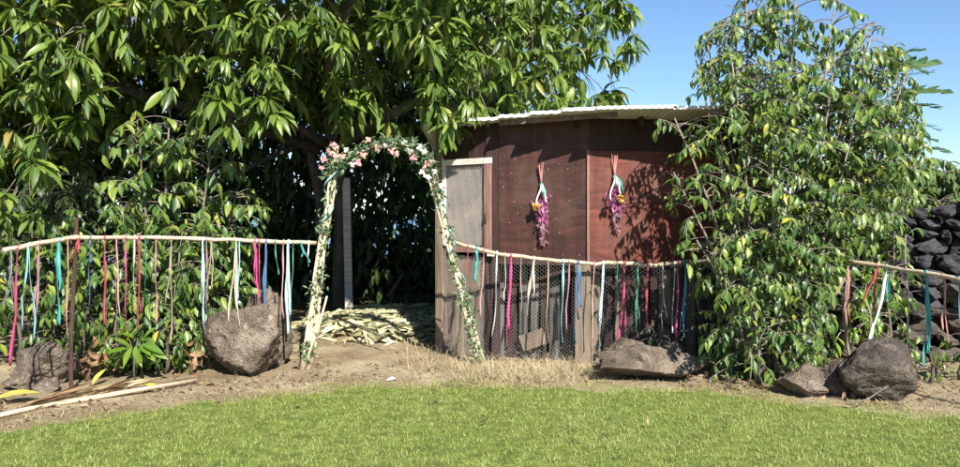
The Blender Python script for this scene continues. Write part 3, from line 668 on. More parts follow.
def arching(stems, lat_n, lat_len, ll, sil, rs, leafstep=.055, droop=.8, minz=.05, front=0):
    """upright stems with arching side branches that carry paired hanging leaves"""
    LP, LD, LN, LS_ = [], [], [], []; tubes = []; seed_off = rs.uniform(0, 9)
    for st in stems:
        st = [Vector(q) for q in st]
        for k in range(lat_n if not hasattr(sil, 'pick') else int(lat_n * (st[-1] - st[0]).length / 3.4)):
            if hasattr(sil, 'pick'): sil.pick = rs.random() * (.2 if st[-1].x < X_(700, 7) else 1)
            f_ = rs.random() ** (.62 if hasattr(sil, 'pick') else .85) * (len(st) - 1); i = min(int(f_), len(st) - 2); base = st[i].lerp(st[i + 1], f_ - i)
            if hasattr(sil, 'pick') and noise.noise(base * 2.6 + Vector((seed_off, 0, 0))) < -.01 and rs.random() < .85: continue
            az = rs.uniform(0, 2 * math.pi); L = rs.uniform(*lat_len) * (1 - .15 * f_ / (len(st) - 1)); el = rs.uniform(.1, .9)
            d = Vector((math.cos(az) * math.cos(el), math.sin(az) * math.cos(el), math.sin(el)))
            p = base.copy(); pts = [p.copy()]; ns = max(4, int(L / leafstep)); side = d.cross(Vector((0, 0, 1))).normalized()
            for s_ in range(ns):
                d = (d + Vector((0, 0, -droop * 1.5 / ns)) + Vector((rs.gauss(0, .04), rs.gauss(0, .04), 0))).normalized(); p = p + d * (L / ns)
                if p.z < minz: break
                px = HX + p.x / p.y * F; py = HY - (p.z - CAM_H) / p.y * F
                if not sil(px, py): break
                pts.append(p.copy())
                if s_ > ns * .3:
                    for sg in (-1, 1):
                        if rs.random() < .12: continue
                        ld = side * sg * rs.uniform(.4, 1.0) + d * rs.uniform(.1, .7) + Vector((0, 0, -rs.uniform(.1, 1.3)))
                        LP.append(p[:]); LD.append(ld[:]); LN.append((side * sg * .25 + Vector((rs.gauss(0, .3), -.35 + rs.gauss(0, .3), 1)))[:]); LS_.append(rs.uniform(*ll) * rs.choice((.6, .85, 1, 1, 1.15)))
            if len(pts) > 2: tubes.append(pts)
    return np.array(LP), np.array(LD), np.array(LN), np.array(LS_), tubes

def bush(name, label, cat, loc, stems, lat_n, lat_len, ll, sil, seed, mat, twigmat, temps=T_coffee, nmax=300, droop=.8, leafstep=.055, nbranch=10, cell=6):
    t = thing(name, label, cat, loc); rs = random.Random(seed); org = Vector(loc)
    for st in stems: MB().tube([Vector(q) - org for q in st], [.022 * (1 - .7 * i / (len(st) - 1)) for i in range(len(st))], 6).build('stem', M[twigmat], t, True)
    LP, LD, LN, LS_, tubes = arching(stems, lat_n, lat_len, ll, sil, rs, leafstep, droop)
    tubes.sort(key=lambda q: min(k.y for k in q))
    for q in tubes[:nbranch]: MB().tube([k - org for k in q], [.008 * (1 - .6 * i / len(q)) for i in range(len(q))], 5).build('branch', M[twigmat], t, True)
    mb = MB()
    for q in tubes[nbranch:]: mb.tube([k - org for k in q], [.006 * (1 - .6 * i / len(q)) for i in range(len(q))], 4, False)
    tag(mb.build('twigs', M[twigmat], t, True), kind='stuff')
    foliage(t, temps, LP, LD, LN, LS_, M[mat], nmax=nmax, cell=cell); return t

# right hand leafy tree
SLD = lambda y: float(np.interp(y, [-40, 0, 40, 60, 85, 105, 130, 170, 200, 230, 270, 320, 400], [738, 728, 700, 693, 692, 722, 742, 742, 724, 716, 718, 720, 722]))
BOT = lambda x: float(np.interp(x, [690, 770, 788, 845], [388, 384, 368, 352]))
SL = lambda y: float(np.interp(y, [-40, 0, 20, 40, 60, 75, 95, 105, 130, 150, 165, 180, 230, 270, 300, 340, 400], [735, 728, 715, 700, 697, 690, 680, 668, 650, 655, 662, 672, 664, 688, 696, 702, 706]))
SR = lambda y: float(np.interp(y, [-40, 0, 20, 50, 80, 120, 160, 200, 230, 250, 280, 320, 360, 400], [790, 842, 876, 905, 916, 924, 930, 918, 888, 852, 836, 834, 836, 840]))
def sil_r(px, py): return (SL(py) if sil_r.pick < .14 else SLD(py)) < px < SR(py) and -60 < py < BOT(px)
sil_r.pick = 0
stems = []
for (bx, tx, ty, Y0, Y1) in ((770, 745, 0, 7.0, 7.1), (780, 770, -20, 7.2, 7.4), (788, 800, -10, 7.1, 7.0), (800, 840, 10, 7.3, 7.3), (795, 880, 60, 7.3, 7.6), (765, 725, 60, 7.0, 6.8), (760, 715, 150, 6.9, 6.9), (785, 850, 130, 7.1, 6.9), (775, 780, 120, 6.9, 6.7), (790, 900, 130, 7.4, 7.9), (770, 735, 230, 6.9, 6.8), (782, 815, 210, 6.9, 6.7), (765, 750, 320, 6.85, 6.75), (785, 800, 310, 6.85, 6.7), (765, 668, 118, 7.0, 6.9), (762, 680, 172, 6.9, 6.8), (770, 695, 60, 7.1, 7.1), (765, 690, 240, 6.9, 6.8), (790, 862, 25, 7.2, 7.2), (792, 905, 95, 7.3, 7.4), (790, 885, 150, 7.3, 7.2), (785, 832, 55, 7.2, 7.0), (792, 918, 165, 7.3, 7.5), (780, 760, 60, 7.1, 6.9), (790, 870, 200, 7.1, 7.1), (780, 800, 60, 7.2, 7.3), (785, 850, 80, 7.2, 7.5), (775, 735, 20, 7.1, 7.1), (775, 712, 40, 7.1, 7.1), (775, 710, 72, 7.1, 7.0), (792, 893, 48, 7.3, 7.4), (792, 908, 75, 7.3, 7.3), (790, 870, 22, 7.3, 7.3), (792, 900, 120, 7.3, 7.2)):
    p0 = Vector((X_(bx, Y0), Y0, -.03)); p1 = P(tx, ty, Y1); q = []
    for i in range(7):
        s_ = i / 6; p = p0.lerp(p1, s_); p.x += math.sin(s_ * 3 + bx) * .06 * (0 if i == 0 else 1) + (p1.x - p0.x) * (s_ ** 1.5 - s_) * .6; q.append(p[:])
    stems.append(q)
bush('coffee_tree', 'tall many stemmed leafy green tree covering the right end of the shed', 'tree', (X_(780, 7.1), 7.1, 0), stems, 98, (.35, .8), (.075, .135), sil_r, 4, 'coffee', 'twig', nbranch=26)

# left bushes
def band(l, r, top, bot):
    return lambda px, py: l + 8 * math.sin(py * .07) < px < r + 8 * math.sin(py * .09 + 1) and top + 10 * math.sin(px * .08) < py < bot
def mk_stems(lst):
    out = []
    for (bx, tx, ty, Y0, Y1) in lst:
        p0 = Vector((X_(bx, Y0), Y0, -.03)); p1 = P(tx, ty, Y1); out.append([p0.lerp(p1, i / 5) + Vector((math.sin(i + bx) * .03 * (i > 0), 0, 0)) for i in range(6)])
    return out
st = mk_stems(((150, 140, 120, 7.9, 7.6), (165, 170, 100, 8.0, 7.9), (180, 210, 140, 8.0, 7.9), (140, 120, 200, 7.8, 7.6), (195, 240, 190, 8.0, 8.0), (170, 185, 230, 7.9, 7.6), (150, 155, 300, 7.8, 7.5), (110, 110, 280, 7.8, 7.6)))
bush('hanging_shrub', 'tall leafy shrub behind the middle of the left rail', 'shrub', (X_(165, 7.9), 7.9, 0), st, 80, (.3, .6), (.1, .17), band(100, 262, 105, 365), 8, 'coffee', 'twig', nbranch=12)
st = mk_stems(((20, 10, 200, 7.5, 7.4), (50, 60, 205, 7.6, 7.5), (-20, -30, 200, 7.5, 7.4), (80, 95, 240, 7.6, 7.5)))
bush('dark_shrub', 'dark low shrub behind the left end of the rail', 'shrub', (X_(30, 7.6), 7.6, 0), st, 60, (.25, .5), (.1, .15), band(-80, 110, 200, 345), 9, 'coffee', 'darktwig', nmax=200, nbranch=4)
st = mk_stems(((-10, -20, 180, 9.0, 9.0), (30, 30, 175, 9.2, 9.1), (70, 75, 170, 9.0, 9.0), (110, 120, 180, 9.2, 9.2), (-50, -60, 180, 9, 9), (210, 215, 200, 9.3, 9.2), (245, 240, 225, 9.4, 9.3)))
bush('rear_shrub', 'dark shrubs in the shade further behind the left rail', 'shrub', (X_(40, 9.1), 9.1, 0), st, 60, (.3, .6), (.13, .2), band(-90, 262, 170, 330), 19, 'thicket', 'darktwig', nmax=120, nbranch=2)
st = mk_stems(((120, 118, 320, 7.3, 7.2), (90, 85, 310, 7.4, 7.3), (165, 175, 320, 7.4, 7.3), (212, 205, 318, 7.6, 7.5)))
bush('fence_undergrowth', 'low green undergrowth at the foot of the left rail', 'shrub', (X_(130, 7.35), 7.35, 0), st, 16, (.15, .3), (.09, .15), band(70, 215, 290, 372), 10, 'coffee', 'darktwig', nmax=150, nbranch=4)
st = mk_stems(((660, 655, 320, 7.5, 7.5), (690, 690, 310, 7.5, 7.45)))
bush('netting_weed', 'small grey green weed growing behind the long low boulder', 'shrub', (X_(672, 7.5), 7.5, 0), st, 14, (.1, .22), (.04, .07), band(640, 705, 305, 372), 12, 'garland', 'darktwig', nmax=60, nbranch=2)
st = mk_stems(((872, 868, 300, 7.3, 7.2), (885, 890, 300, 7.4, 7.3), (850, 845, 280, 7.2, 7.1)))
bush('rail_bush', 'small green and yellow bush behind the right rail and boulder', 'shrub', (X_(872, 7.3), 7.3, 0), st, 18, (.15, .3), (.08, .13), band(842, 902, 290, 362), 13, 'bright', 'twig', nmax=80, nbranch=2)
st = mk_stems(((930, 930, 335, 7.0, 6.95), (960, 962, 330, 7.1, 7.0), (905, 902, 345, 7.1, 7.0), (985, 985, 325, 7.1, 7.0)))
bush('shaded_weeds', 'patch of low dark weeds under the outer end of the right rail', 'weeds', (X_(945, 7.05), 7.05, 0), st, 18, (.12, .3), (.05, .1), band(892, 1010, 318, 385), 15, 'coffee', 'darktwig', nmax=80, nbranch=2)
st = mk_stems(((868, 865, 205, 8.0, 8.0), (890, 892, 215, 8.1, 8.0), (850, 848, 215, 8.0, 8.0), (905, 908, 235, 8.1, 8.1)))
bush('wall_shrub', 'leafy shrub growing against the left end of the black stone wall', 'shrub', (X_(878, 8.05), 8.05, 0), st, 42, (.25, .5), (.1, .16), band(830, 915, 188, 345), 22, 'coffee', 'twig', nmax=140, nbranch=3)
# hedge tree behind the black wall
st = mk_stems(((900, 895, 165, 11.5, 11.3), (925, 925, 170, 11.8, 11.6), (950, 955, 175, 11.9, 11.8), (985, 990, 175, 12, 12), (940, 935, 162, 11.4, 11.3), (915, 910, 158, 11.6, 11.5), (965, 970, 168, 11.5, 11.5), (1000, 1010, 170, 11.5, 11.5), (870, 860, 160, 11.3, 11.2), (1020, 1030, 178, 12, 12), (960, 940, 200, 11, 10.8)))
bush('light_green_tree', 'light green bushy tree behind the black lava wall', 'tree', (X_(930, 11.7), 11.7, 0), st, 130, (.4, .8), (.14, .22), lambda px, py: 157 + 6 * math.sin(px * .1) < py and px > 820, 14, 'hedge', 'twig', nbranch=4)
# tree with deeply lobed leaves
lob = thing('lobed_leaf_tree', 'tree with long deeply lobed leaves sticking out to the right into the sky', 'tree', (X_(850, 8.3), 8.3, 0)); LO = Vector(lob.location)
MB().tube([P(850, 360, 8.3) * 1 - LO + Vector((0, 0, -.02)), P(852, 250, 8.3) - LO, P(860, 130, 8.3) - LO, P(872, 60, 8.2) - LO], [.05, .045, .035, .02], 8).build('trunk', M['twig'], lob, True)
def lobed(seed):
    rs = random.Random(seed); mb = MB(); L = 1.0; n = 4
    sp = lambda s_: Vector((0, s_, -.28 * s_ * s_))
    for i in range(12):
        s0, s1 = i / 12, (i + 1) / 12; w0 = .03 + .05 * math.sin(math.pi * s0); w1 = .03 + .05 * math.sin(math.pi * s1) * (i < 11)
        a, b_ = sp(s0), sp(s1)
        mb.add([a + Vector((-w0, 0, .01)), a, a + Vector((w0, 0, .01)), b_ + Vector((-w1, 0, .01)), b_, b_ + Vector((w1, 0, .01))], [(0, 1, 4, 3), (1, 2, 5, 4)])
    for i in range(n):
        s_ = .12 + .75 * i / (n - 1); a = sp(s_); ll = (.3 * math.sin(math.pi * (.25 + .6 * i / (n - 1))) + .05) * rs.uniform(.85, 1.1)
        for sg in (-1, 1):
            d = Vector((sg * .5, .9, -.15)); tip = a + d * ll; m_ = a + d * ll * .5; pr = Vector((-sg * .5, .75, 0)) * .085
            mb.add([a - pr, a + pr, m_ + pr * .9 + Vector((0, 0, .015)), m_ - pr * .9 + Vector((0, 0, .015)), tip], [(0, 1, 2, 3), (3, 2, 4)])
    me = mb.mesh('lobed_leaf'); me.polygons.foreach_set('use_smooth', [True] * len(me.polygons)); me.materials.append(M['lobed']); return me
lms = [lobed(i) for i in range(3)]; rs = random.Random(5)
for (bx, by, tx, ty, L_) in ((885, 72, 948, 62, .68), (890, 95, 948, 92, .62), (892, 108, 946, 106, .6), (898, 122, 932, 128, .45), (895, 140, 940, 148, .5), (905, 148, 956, 152, .55), (880, 85, 915, 75, .5), (885, 130, 925, 138, .5),
                             (880, 60, 918, 50, .45), (878, 100, 905, 115, .5), (880, 115, 912, 95, .5), (890, 150, 925, 170, .45), (860, 70, 820, 60, .5), (885, 60, 918, 70, .5)):
    a = P(bx, by, 8.2 + rs.uniform(-.15, .15)); b_ = P(tx, ty, 8.1 + rs.uniform(-.3, .3)); d = (b_ - a).normalized() + Vector((0, 0, .22)); 
    Mx = frames(np.array([d[:]]), np.array([[rs.gauss(0, .2), -.35 + rs.gauss(0, .2), .9]]), np.array([L_ * 1.0]))[0]; m4 = np.eye(4); m4[:3, :3] = Mx; m4[:3, 3] = np.array((a - LO)[:])
    o = bpy.data.objects.new('leaf', rs.choice(lms)); col.objects.link(o); o.parent = lob; o.matrix_local = Matrix(m4.tolist())
    c0 = P(865, min(by + 25, 150), 8.28)
    MB().tube([c0 - LO, (c0 + a) / 2 + Vector((0, 0, .04)) - LO, a - LO], [.008, .006, .005], 5).build('leaf_stalk', M['twig'], lob, True)

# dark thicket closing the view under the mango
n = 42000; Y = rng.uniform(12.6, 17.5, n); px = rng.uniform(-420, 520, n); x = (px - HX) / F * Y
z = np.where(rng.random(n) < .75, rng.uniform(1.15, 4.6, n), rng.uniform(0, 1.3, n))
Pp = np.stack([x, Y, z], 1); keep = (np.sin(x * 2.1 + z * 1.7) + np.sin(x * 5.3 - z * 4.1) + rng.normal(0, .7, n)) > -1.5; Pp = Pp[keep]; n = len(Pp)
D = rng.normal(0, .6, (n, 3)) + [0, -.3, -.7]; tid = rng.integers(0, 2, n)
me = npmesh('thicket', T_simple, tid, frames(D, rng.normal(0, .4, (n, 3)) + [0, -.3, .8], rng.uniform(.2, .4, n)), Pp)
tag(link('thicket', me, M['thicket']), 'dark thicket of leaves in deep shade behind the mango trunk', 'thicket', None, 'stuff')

# broad leaved yellow green plant at the left
pl = thing('broad_leaf_plant', 'bright yellow green broad leaved plant at the foot of the left rail', 'plant', (X_(130, 6.95), 6.95, 0)); PO = Vector(pl.location)
Lp = []; 
for (bx, by, tx, ty, L_) in ((128, 348, 106, 358, .22), (130, 345, 112, 342, .2), (132, 346, 124, 368, .24), (136, 345, 136, 366, .23), (140, 344, 150, 362, .24), (142, 344, 166, 360, .25), (138, 340, 165, 345, .2), (134, 338, 120, 332, .18), (128, 352, 96, 372, .25), (150, 350, 172, 370, .2), (144, 338, 156, 326, .18), (136, 352, 142, 376, .2), (126, 350, 108, 376, .22), (130, 338, 98, 338, .2), (146, 352, 158, 374, .2)):
    a = P(bx, by, 7.0 + random.uniform(-.05, .08)); b_ = P(tx, ty, 6.85 + random.uniform(-.1, .1)); Lp.append((a[:], ((b_ - a).normalized() + Vector((0, 0, .3)))[:], L_))
foliage(pl, T_broad, np.array([q[0] for q in Lp]), np.array([q[1] for q in Lp]), rng.normal(0, .2, (len(Lp), 3)) + [0, -.6, .9], np.array([q[2] for q in Lp]), M['bright'], nmax=40, cell=1)
for (tx, ty) in ((130, 340), (138, 338), (144, 342)): MB().tube([Vector((X_(134, 7), 7, -.02)) - PO, P(134, 358, 7.0) - PO, P(tx, ty, 7.0) - PO], [.009, .008, .005], 6).build('stem', M['darktwig'], pl, True)

def flat_leaf(px, py, ang, L_, Y, label, mat, name='fallen_leaf', cat='leaf', temps=T_broad, tilt=.1, wmul=1.0, z=.02):
    D = np.array([[math.cos(ang), math.sin(ang), tilt]]); me = npmesh(name, temps[:1], np.zeros(1, int), frames(D, np.array([[0, -.2, 1.0]]), np.array([[L_ * wmul, L_, L_]])), np.zeros((1, 3)))
    return tag(link(name, me, M[mat], None, (X_(px, Y), Y, z)), label, cat)
flat_leaf(-5, 405, .5, .34, 6.1, 'yellow leaf lying at the left end of the fallen palm frond', 'yellow', wmul=1.2, z=.05, tilt=.35)
flat_leaf(128, 388, .14, .42, 6.72, 'long narrow yellowed leaf lying behind the pale fallen pole', 'yellow', wmul=.6)
flat_leaf(92, 386, 1.0, .2, 6.75, 'upright yellow leaf beside the bright broad leaved plant', 'yellow', tilt=1.6)
flat_leaf(205, 388, .3, .2, 6.75, 'curled brown leaf in front of the big boulder by the arch', 'brownleaf', temps=T_crumple)
def crumpled(px, py, Y, label, n, r):
    t = thing('dead_leaf_clump', label, 'dead leaves', (X_(px, Y), Y, 0))
    c = np.array(P(px, py, Y)); Pp = c + rng.normal(0, 1, (n, 3)) * [r, r * .6, r * .9]; Pp[:, 2] = np.maximum(Pp[:, 2], .03)
    foliage(t, T_crumple, Pp, rng.normal(0, 1, (n, 3)), rng.normal(0, 1, (n, 3)) + [0, -.6, .4], rng.uniform(.12, .22, n), M['brownleaf'], nmax=300, cell=2, name='dead_leaf', stuffname='dead_leaves')
    MB().tube([Vector((0, 0, -.02)), Vector((.01, 0, c[2] * .6)), Vector((0, 0, c[2]))], [.012, .01, .005], 5).build('stem', M['darktwig'], t, True)
crumpled(89, 362, 7.05, 'clump of crumpled brown dead leaves right of the dark stake', 26, .08)
crumpled(190, 356, 7.3, 'small clump of dry brown leaves left of the big boulder', 12, .06)

# ------------------------------------------------------------------ rails, posts, stake
def rail(name, label, pts, r, seed, grp='peeled branch rails of the fence'):
    rs = random.Random(seed); p3 = [P(*q) for q in pts]; out = []; rad = []
    for a, b_ in zip(p3, p3[1:]):
        for k in range(5):
            s_ = k / 5; out.append(a.lerp(b_, s_) + Vector((0, 0, rs.gauss(0, .0035)))); rad.append(r * rs.uniform(.86, 1.16))
    out.append(p3[-1]); rad.append(r)
    org = out[0].copy(); o = MB().tube([q - org for q in out], rad, 8).build(name, M['rail'], None, True, org)
    tag(o, label, 'fence rail', grp); return p3, r
RL = rail('fence_rail', 'long peeled branch rail left of the arch', [(3, 251, 5.95), (40, 243, 6.2), (75, 238, 6.5), (150, 237.5, 6.9), (230, 240, 7.2), (316, 243, 7.52)], .02, 1)
RM = rail('fence_rail', 'peeled branch rail in front of the shed netting', [(455, 243, 7.72), (500, 254, 7.62), (540, 259, 7.6), (590, 263.5, 7.62), (620, 262.5, 7.6), (650, 265.5, 7.5), (685, 262, 7.4), (717, 261, 7.35)], .019, 2)
RR = rail('fence_rail', 'peeled branch rail right of the leafy tree', [(834, 259, 7.2), (880, 266, 6.8), (920, 272, 6.4), (965, 280, 6.0), (1010, 288, 5.7)], .019, 3)
def onrail(R_, px):
    p3 = R_[0]
    for a, b_ in zip(p3, p3[1:]):
        pa, pb = HX + a.x / a.y * F, HX + b_.x / b_.y * F
        if pa <= px <= pb or b_ is p3[-1] or (a is p3[0] and px < pa):
            s_ = min(max((px - pa) / (pb - pa), 0), 1); return a.lerp(b_, s_)
so_ = P(71, 392, 6.56)
o = MB().tube([Vector((0, 0, -.03)), Vector((.0, 0, .5)), Vector((.03, 0, 1.0)), P(77, 218, 6.56) - Vector((so_.x, so_.y, 0))], [.019, .018, .018, .017], 6).build('stake', M['rust'], None, False, (so_.x, so_.y, 0))
tag(o, 'thin dark upright stake carrying the left rail', 'stake')
o = MB().tube([Vector((0, 0, -.03)), Vector((.02, 0, .5)), Vector((0, 0, 1.13))], [.025, .022, .02], 7).build('stake', M['stick'], None, True, (X_(1000, 5.79), 5.79, 0)); tag(o, 'pale upright stake under the right rail near its outer end', 'stake')
# pole lying on the grass edge, with its dry frond
fr = thing('fallen_palm_frond', 'dry fallen palm frond with a long pale stalk lying at the lower left', 'palm frond', (X_(100, 6.3), 6.3, 0)); FO = Vector(fr.location)
pf = [Vector((X_(px, GY(py)), GY(py), .03)) for px, py in ((-8, 421), (40, 410), (90, 402), (140, 393), (198, 383))]
MB().tube([q - FO for q in pf], [.018, .02, .022, .02, .014], 7).build('stalk', M['rail'], fr, True)
leafs = []
lm = leaf_t(simple, 1, .09, .15, .5); meL = tmesh('leaflet', lm); meL.materials.append(M['straw'])
meL2 = tmesh('leaflet', lm); meL2.materials.append(M['brownleaf'])
rs = random.Random(3)
for i in range(56):
    s_ = .12 + .55 * i / 56; k = s_ * 4; j = int(k); p = pf[j].lerp(pf[j + 1], k - j); d = (pf[j + 1] - pf[j]).normalized()
    dd = Vector((.55 + rs.gauss(0, .12), .85, rs.uniform(.12, .3))); L_ = rs.uniform(.25, .5)
    Mx = frames(np.array([dd[:]]), np.array([[rs.gauss(0, .4), 0, 1.0]]), np.array([L_]))[0]; m4 = np.eye(4); m4[:3, :3] = Mx; m4[:3, 3] = np.array((p - FO)[:]) + [0, 0, .02]
    o = bpy.data.objects.new('leaflet', meL if rs.random() < .55 else meL2); col.objects.link(o); o.parent = fr; o.matrix_local = Matrix(m4.tolist())

# ------------------------------------------------------------------ ribbons
def ribbon(R_, px, pyb, colr, label, w=.024, strands=((0, 1.0),), wav=.013, grp=None, tail=None):
    c = onrail(R_, px); rs = random.Random(int(px * 13) + 5); rr = R_[1] * 1.08; zb = CAM_H - (pyb - HY) / F * c.y; L = c.z - zb
    mb = MB(); yax = Vector((0, 1, 0)); org = c.copy()
    # knot: band round the rail
    ring = [Vector((0, math.cos(a) * (rr + .0035), math.sin(a) * (rr + .0035))) for a in [2 * math.pi * k / 10 for k in range(11)]]
    mb.strip(ring, [w * .62] * 11, [Vector((1, 0, 0))] * 11, .0018)
    mb.tube([Vector((-w * .35, -rr - .006, -.002)), Vector((0, -rr - .011, -.006)), Vector((w * .35, -rr - .006, -.004))], [.005, .009, .005], 6)
    for (dx, fl) in strands:
        n = 16; Ls = L * fl; ph = rs.uniform(0, 6); drift = rs.uniform(-.015, .015); tw_ = rs.uniform(-4, 4); pts = []; sides = []; ws = []
        for i in range(n + 1):
            s_ = i / n; x = dx * s_ + drift * s_ * s_ + wav * math.sin(s_ * (5 + ph * .5) + ph) * s_ + rs.gauss(0, .002) * s_
            y = -rr - .008 - .02 * s_ * abs(math.sin(s_ * 3 + ph)) - .006 * math.sin(s_ * 9 + ph)
            pts.append(Vector((x, y, -.004 - Ls * s_)))
            a = math.sin(s_ * 3.1 + ph) * .5 + tw_ * .45 * s_ + .3 * math.sin(s_ * 9 + ph * 2); sides.append(Vector((math.cos(a), math.sin(a), 0))); ws.append(w * (.45 + .55 * min(1, s_ * 6)) * (1 + .25 * math.sin(s_ * 11 + ph)) * .82)
        mb.strip(pts, ws, sides, .0009)
    o = mb.build('ribbon', M[colr], None, True, org); tag(o, label, 'ribbon', grp or 'ribbons tied to the fence rails'); return o
k = 1 / F * 7.0
LEFT = [(13, 312, 'lilac', 'grey lilac ribbon, leftmost on the left rail', .016, ((-.03, .9), (.02, 1))),
 (19, 364, 'magenta', 'long magenta ribbon near the left end of the left rail', .024, ((-.02, 1),)),
 (30, 338, 'aqua', 'pale aqua double ribbon right of the long magenta ribbon', .026, ((-.04, .9), (.06, 1))),
 (41, 344, 'mauve', 'dusty mauve ribbon left of the broad teal ribbon', .018, ((0, 1), (-.02, .7))),
 (60, 324, 'teal', 'broad bright teal ribbon just left of the dark stake', .042, ((-.01, 1), (.01, .6))),
 (70, 338, 'salmon', 'thin salmon ribbon hanging along the dark stake', .014, ((-.01, 1),)),
 (80, 262, 'red', 'short red ribbon tied just right of the dark stake', .018, ((-.06, 1), (.02, .6))),
 (91, 306, 'blue', 'dark blue ribbon right of the short red ribbon', .02, ((0, .35), (.0, 1))),
 (105, 345, 'crimson', 'crimson ribbon right of the dark blue ribbon over the shrub', .024, ((.02, 1), (.01, .8))),
 (117, 334, 'pink', 'faded pink thin ribbon between two crimson ones on the left rail', .012, ((0, 1), (.03, .8))),
 (126, 330, 'hotpink', 'narrow bright pink ribbon left of the wide cream ribbon', .014, ((.01, 1),)),
 (135, 312, 'cream', 'wide cream ribbon in the middle of the shrub', .034, ((0, 1),)),
 (140, 330, 'crimson', 'crimson ribbon touching the wide cream ribbon', .026, ((0, 1), (.01, .8))),
 (147, 300, 'green', 'thin dark green ribbon right of the crimson one over the shrub', .012, ((0, 1),)),
 (157, 322, 'rose', 'rose pink ribbon with a straight fall over the shrub', .02, ((0, 1),)),
 (172, 343, 'tan', 'long thin tan ribbon at the right side of the shrub', .012, ((0, 1), (-.03, .6))),
 (203, 331, 'paleaqua', 'pale aqua and long ribbon left of the big boulder', .026, ((.02, 1), (0, .9))),
 (207, 318, 'mauve', 'thin mauve ribbon beside the pale aqua one left of the boulder', .014, ((.01, 1),)),
 (212, 300, 'tan', 'short forked tan ribbon left of the big boulder', .012, ((-.03, 1), (.02, .8))),
 (237, 326, 'cream', 'cream forked ribbon hanging over the middle of the big boulder', .016, ((-.06, .95), (.02, 1), (0, .8))),
 (240, 298, 'aqua', 'thin aqua ribbon beside the cream forked ribbon', .014, ((0, 1),)),
 (255, 298, 'hotpink', 'hot pink double ribbon in front of the boulder peak', .024, ((.05, 1), (.0, .75))),
 (259, 322, 'magenta', 'magenta ribbon slanting beside the hot pink one', .02, ((.02, 1),)),
 (266, 322, 'blue', 'dark blue ribbon over the right side of the big boulder', .026, ((0, 1), (-.02, .9))),
 (275, 274, 'green', 'short green ribbon over the right side of the big boulder', .02, ((.02, 1),)),
 (283, 318, 'pink', 'thin pink ribbon left of the broad pale ribbon', .016, ((-.01, 1),)),
 (288, 333, 'paleaqua', 'broad pale aqua ribbon at the right edge of the big boulder', .034, ((-.02, 1), (.01, .8))),
 (293, 306, 'green', 'thin dark green ribbon right of the broad pale aqua ribbon', .014, ((0, 1),)),
 (301, 262, 'teal', 'short teal ribbon looping next to the left arch post', .018, ((.08, 1), (.02, .7))),
 (309, 266, 'white', 'short white ribbon at the left arch post', .022, ((0, 1),))]
MID = [(468, 300, 'crimson', 'thin dark red ribbon against the right arch post', .014, ((0, 1),)),
 (477, 281, 'teal', 'short wide teal ribbon right of the arch', .03, ((0, 1), (-.01, .7))),
 (484, 316, 'salmon', 'salmon ribbon right of the short teal ribbon', .018, ((-.03, 1),)),
 (497, 336, 'white', 'broad white ribbon hanging before the left shed post', .034, ((-.03, 1),)),
 (505, 300, 'cream', 'thin cream ribbon between the white and crimson ribbons', .012, ((0, 1),)),
 (511, 346, 'hotpink', 'long raspberry ribbon on the netting right of the white one', .028, ((-.04, 1), (-.02, .8))),
 (521, 312, 'tan', 'thin tan ribbon left of the wide cream one on the netting', .01, ((0, 1),)),
 (534, 315, 'cream', 'wide cream ribbon slanting on the netting', .03, ((-.08, 1), (-.02, .7))),
 (548, 350, 'tan', 'long tan ribbon in the middle of the netting', .016, ((-.03, 1), (.0, .9))),
 (563, 342, 'aqua', 'pale aqua ribbon on the netting left of the dark blue one', .026, ((-.02, 1),)),
 (569, 330, 'mauve', 'mauve ribbon between the aqua and dark blue ribbons', .018, ((-.03, 1),)),
 (578, 342, 'blue', 'broad dark blue ribbon with several strands by the brown post', .04, ((-.04, 1), (0, .7), (.03, .55))),
 (594, 340, 'tan', 'thin tan ribbon right of the brown post', .014, ((-.03, 1),)),
 (603, 348, 'paleaqua', 'long broad pale aqua ribbon right of the brown post', .036, ((-.04, 1),)),
 (617, 300, 'green', 'thin green ribbon between pale aqua and crimson ribbons', .014, ((0, 1),)),
 (624, 342, 'magenta', 'magenta ribbon above the left end of the long boulder', .026, ((-.04, 1), (-.01, .8))),
 (637, 332, 'green', 'emerald green ribbon above the long boulder', .022, ((-.02, 1), (0, .8))),
 (647, 328, 'crimson', 'crimson ribbon above the middle of the long boulder', .024, ((0, 1), (-.01, .6))),
 (662, 330, 'cream', 'cream ribbon above the small wedge stone', .016, ((0, 1), (.03, .8))),
 (674, 332, 'white', 'narrow white ribbon left of the last crimson one', .018, ((-.02, 1),)),
 (677, 338, 'magenta', 'magenta ribbon between the narrow white and sky blue ribbons', .026, ((-.01, 1),)),
 (685, 336, 'skyblue', 'sky blue looped ribbon near the leafy tree', .02, ((-.02, 1), (-.04, .9))),
 (697, 318, 'tan', 'thin tan ribbon, rightmost on the middle rail', .01, ((0, 1),))]
RIGHT = [(847, 334, 'salmon', 'salmon ribbon hanging at the left end of the right rail', .018, ((-.02, 1), (.01, .8))),
 (876, 310, 'red', 'dark red double ribbon left of the white ribbon on the right rail', .022, ((-.13, .85), (-.03, 1))),
 (887, 339, 'white', 'white ribbon slanting down towards the dark boulder', .032, ((-.17, 1),)),
 (889, 310, 'teal', 'thin teal ribbon beside the slanting white ribbon', .016, ((-.02, 1), (-.04, .8))),
 (906, 356, 'pink', 'thin dusty pink ribbon over the dark boulder', .016, ((.01, 1),)),
 (926, 366, 'teal', 'broad teal looped ribbon right of the dark boulder', .034, ((-.03, 1), (-.01, .85))),
 (943, 342, 'salmon', 'salmon double ribbon near the right edge', .014, ((.03, 1), (-.01, .8))),
 (958, 350, 'blue', 'dark blue ribbon at the right edge of the picture', .028, ((0, 1),))]
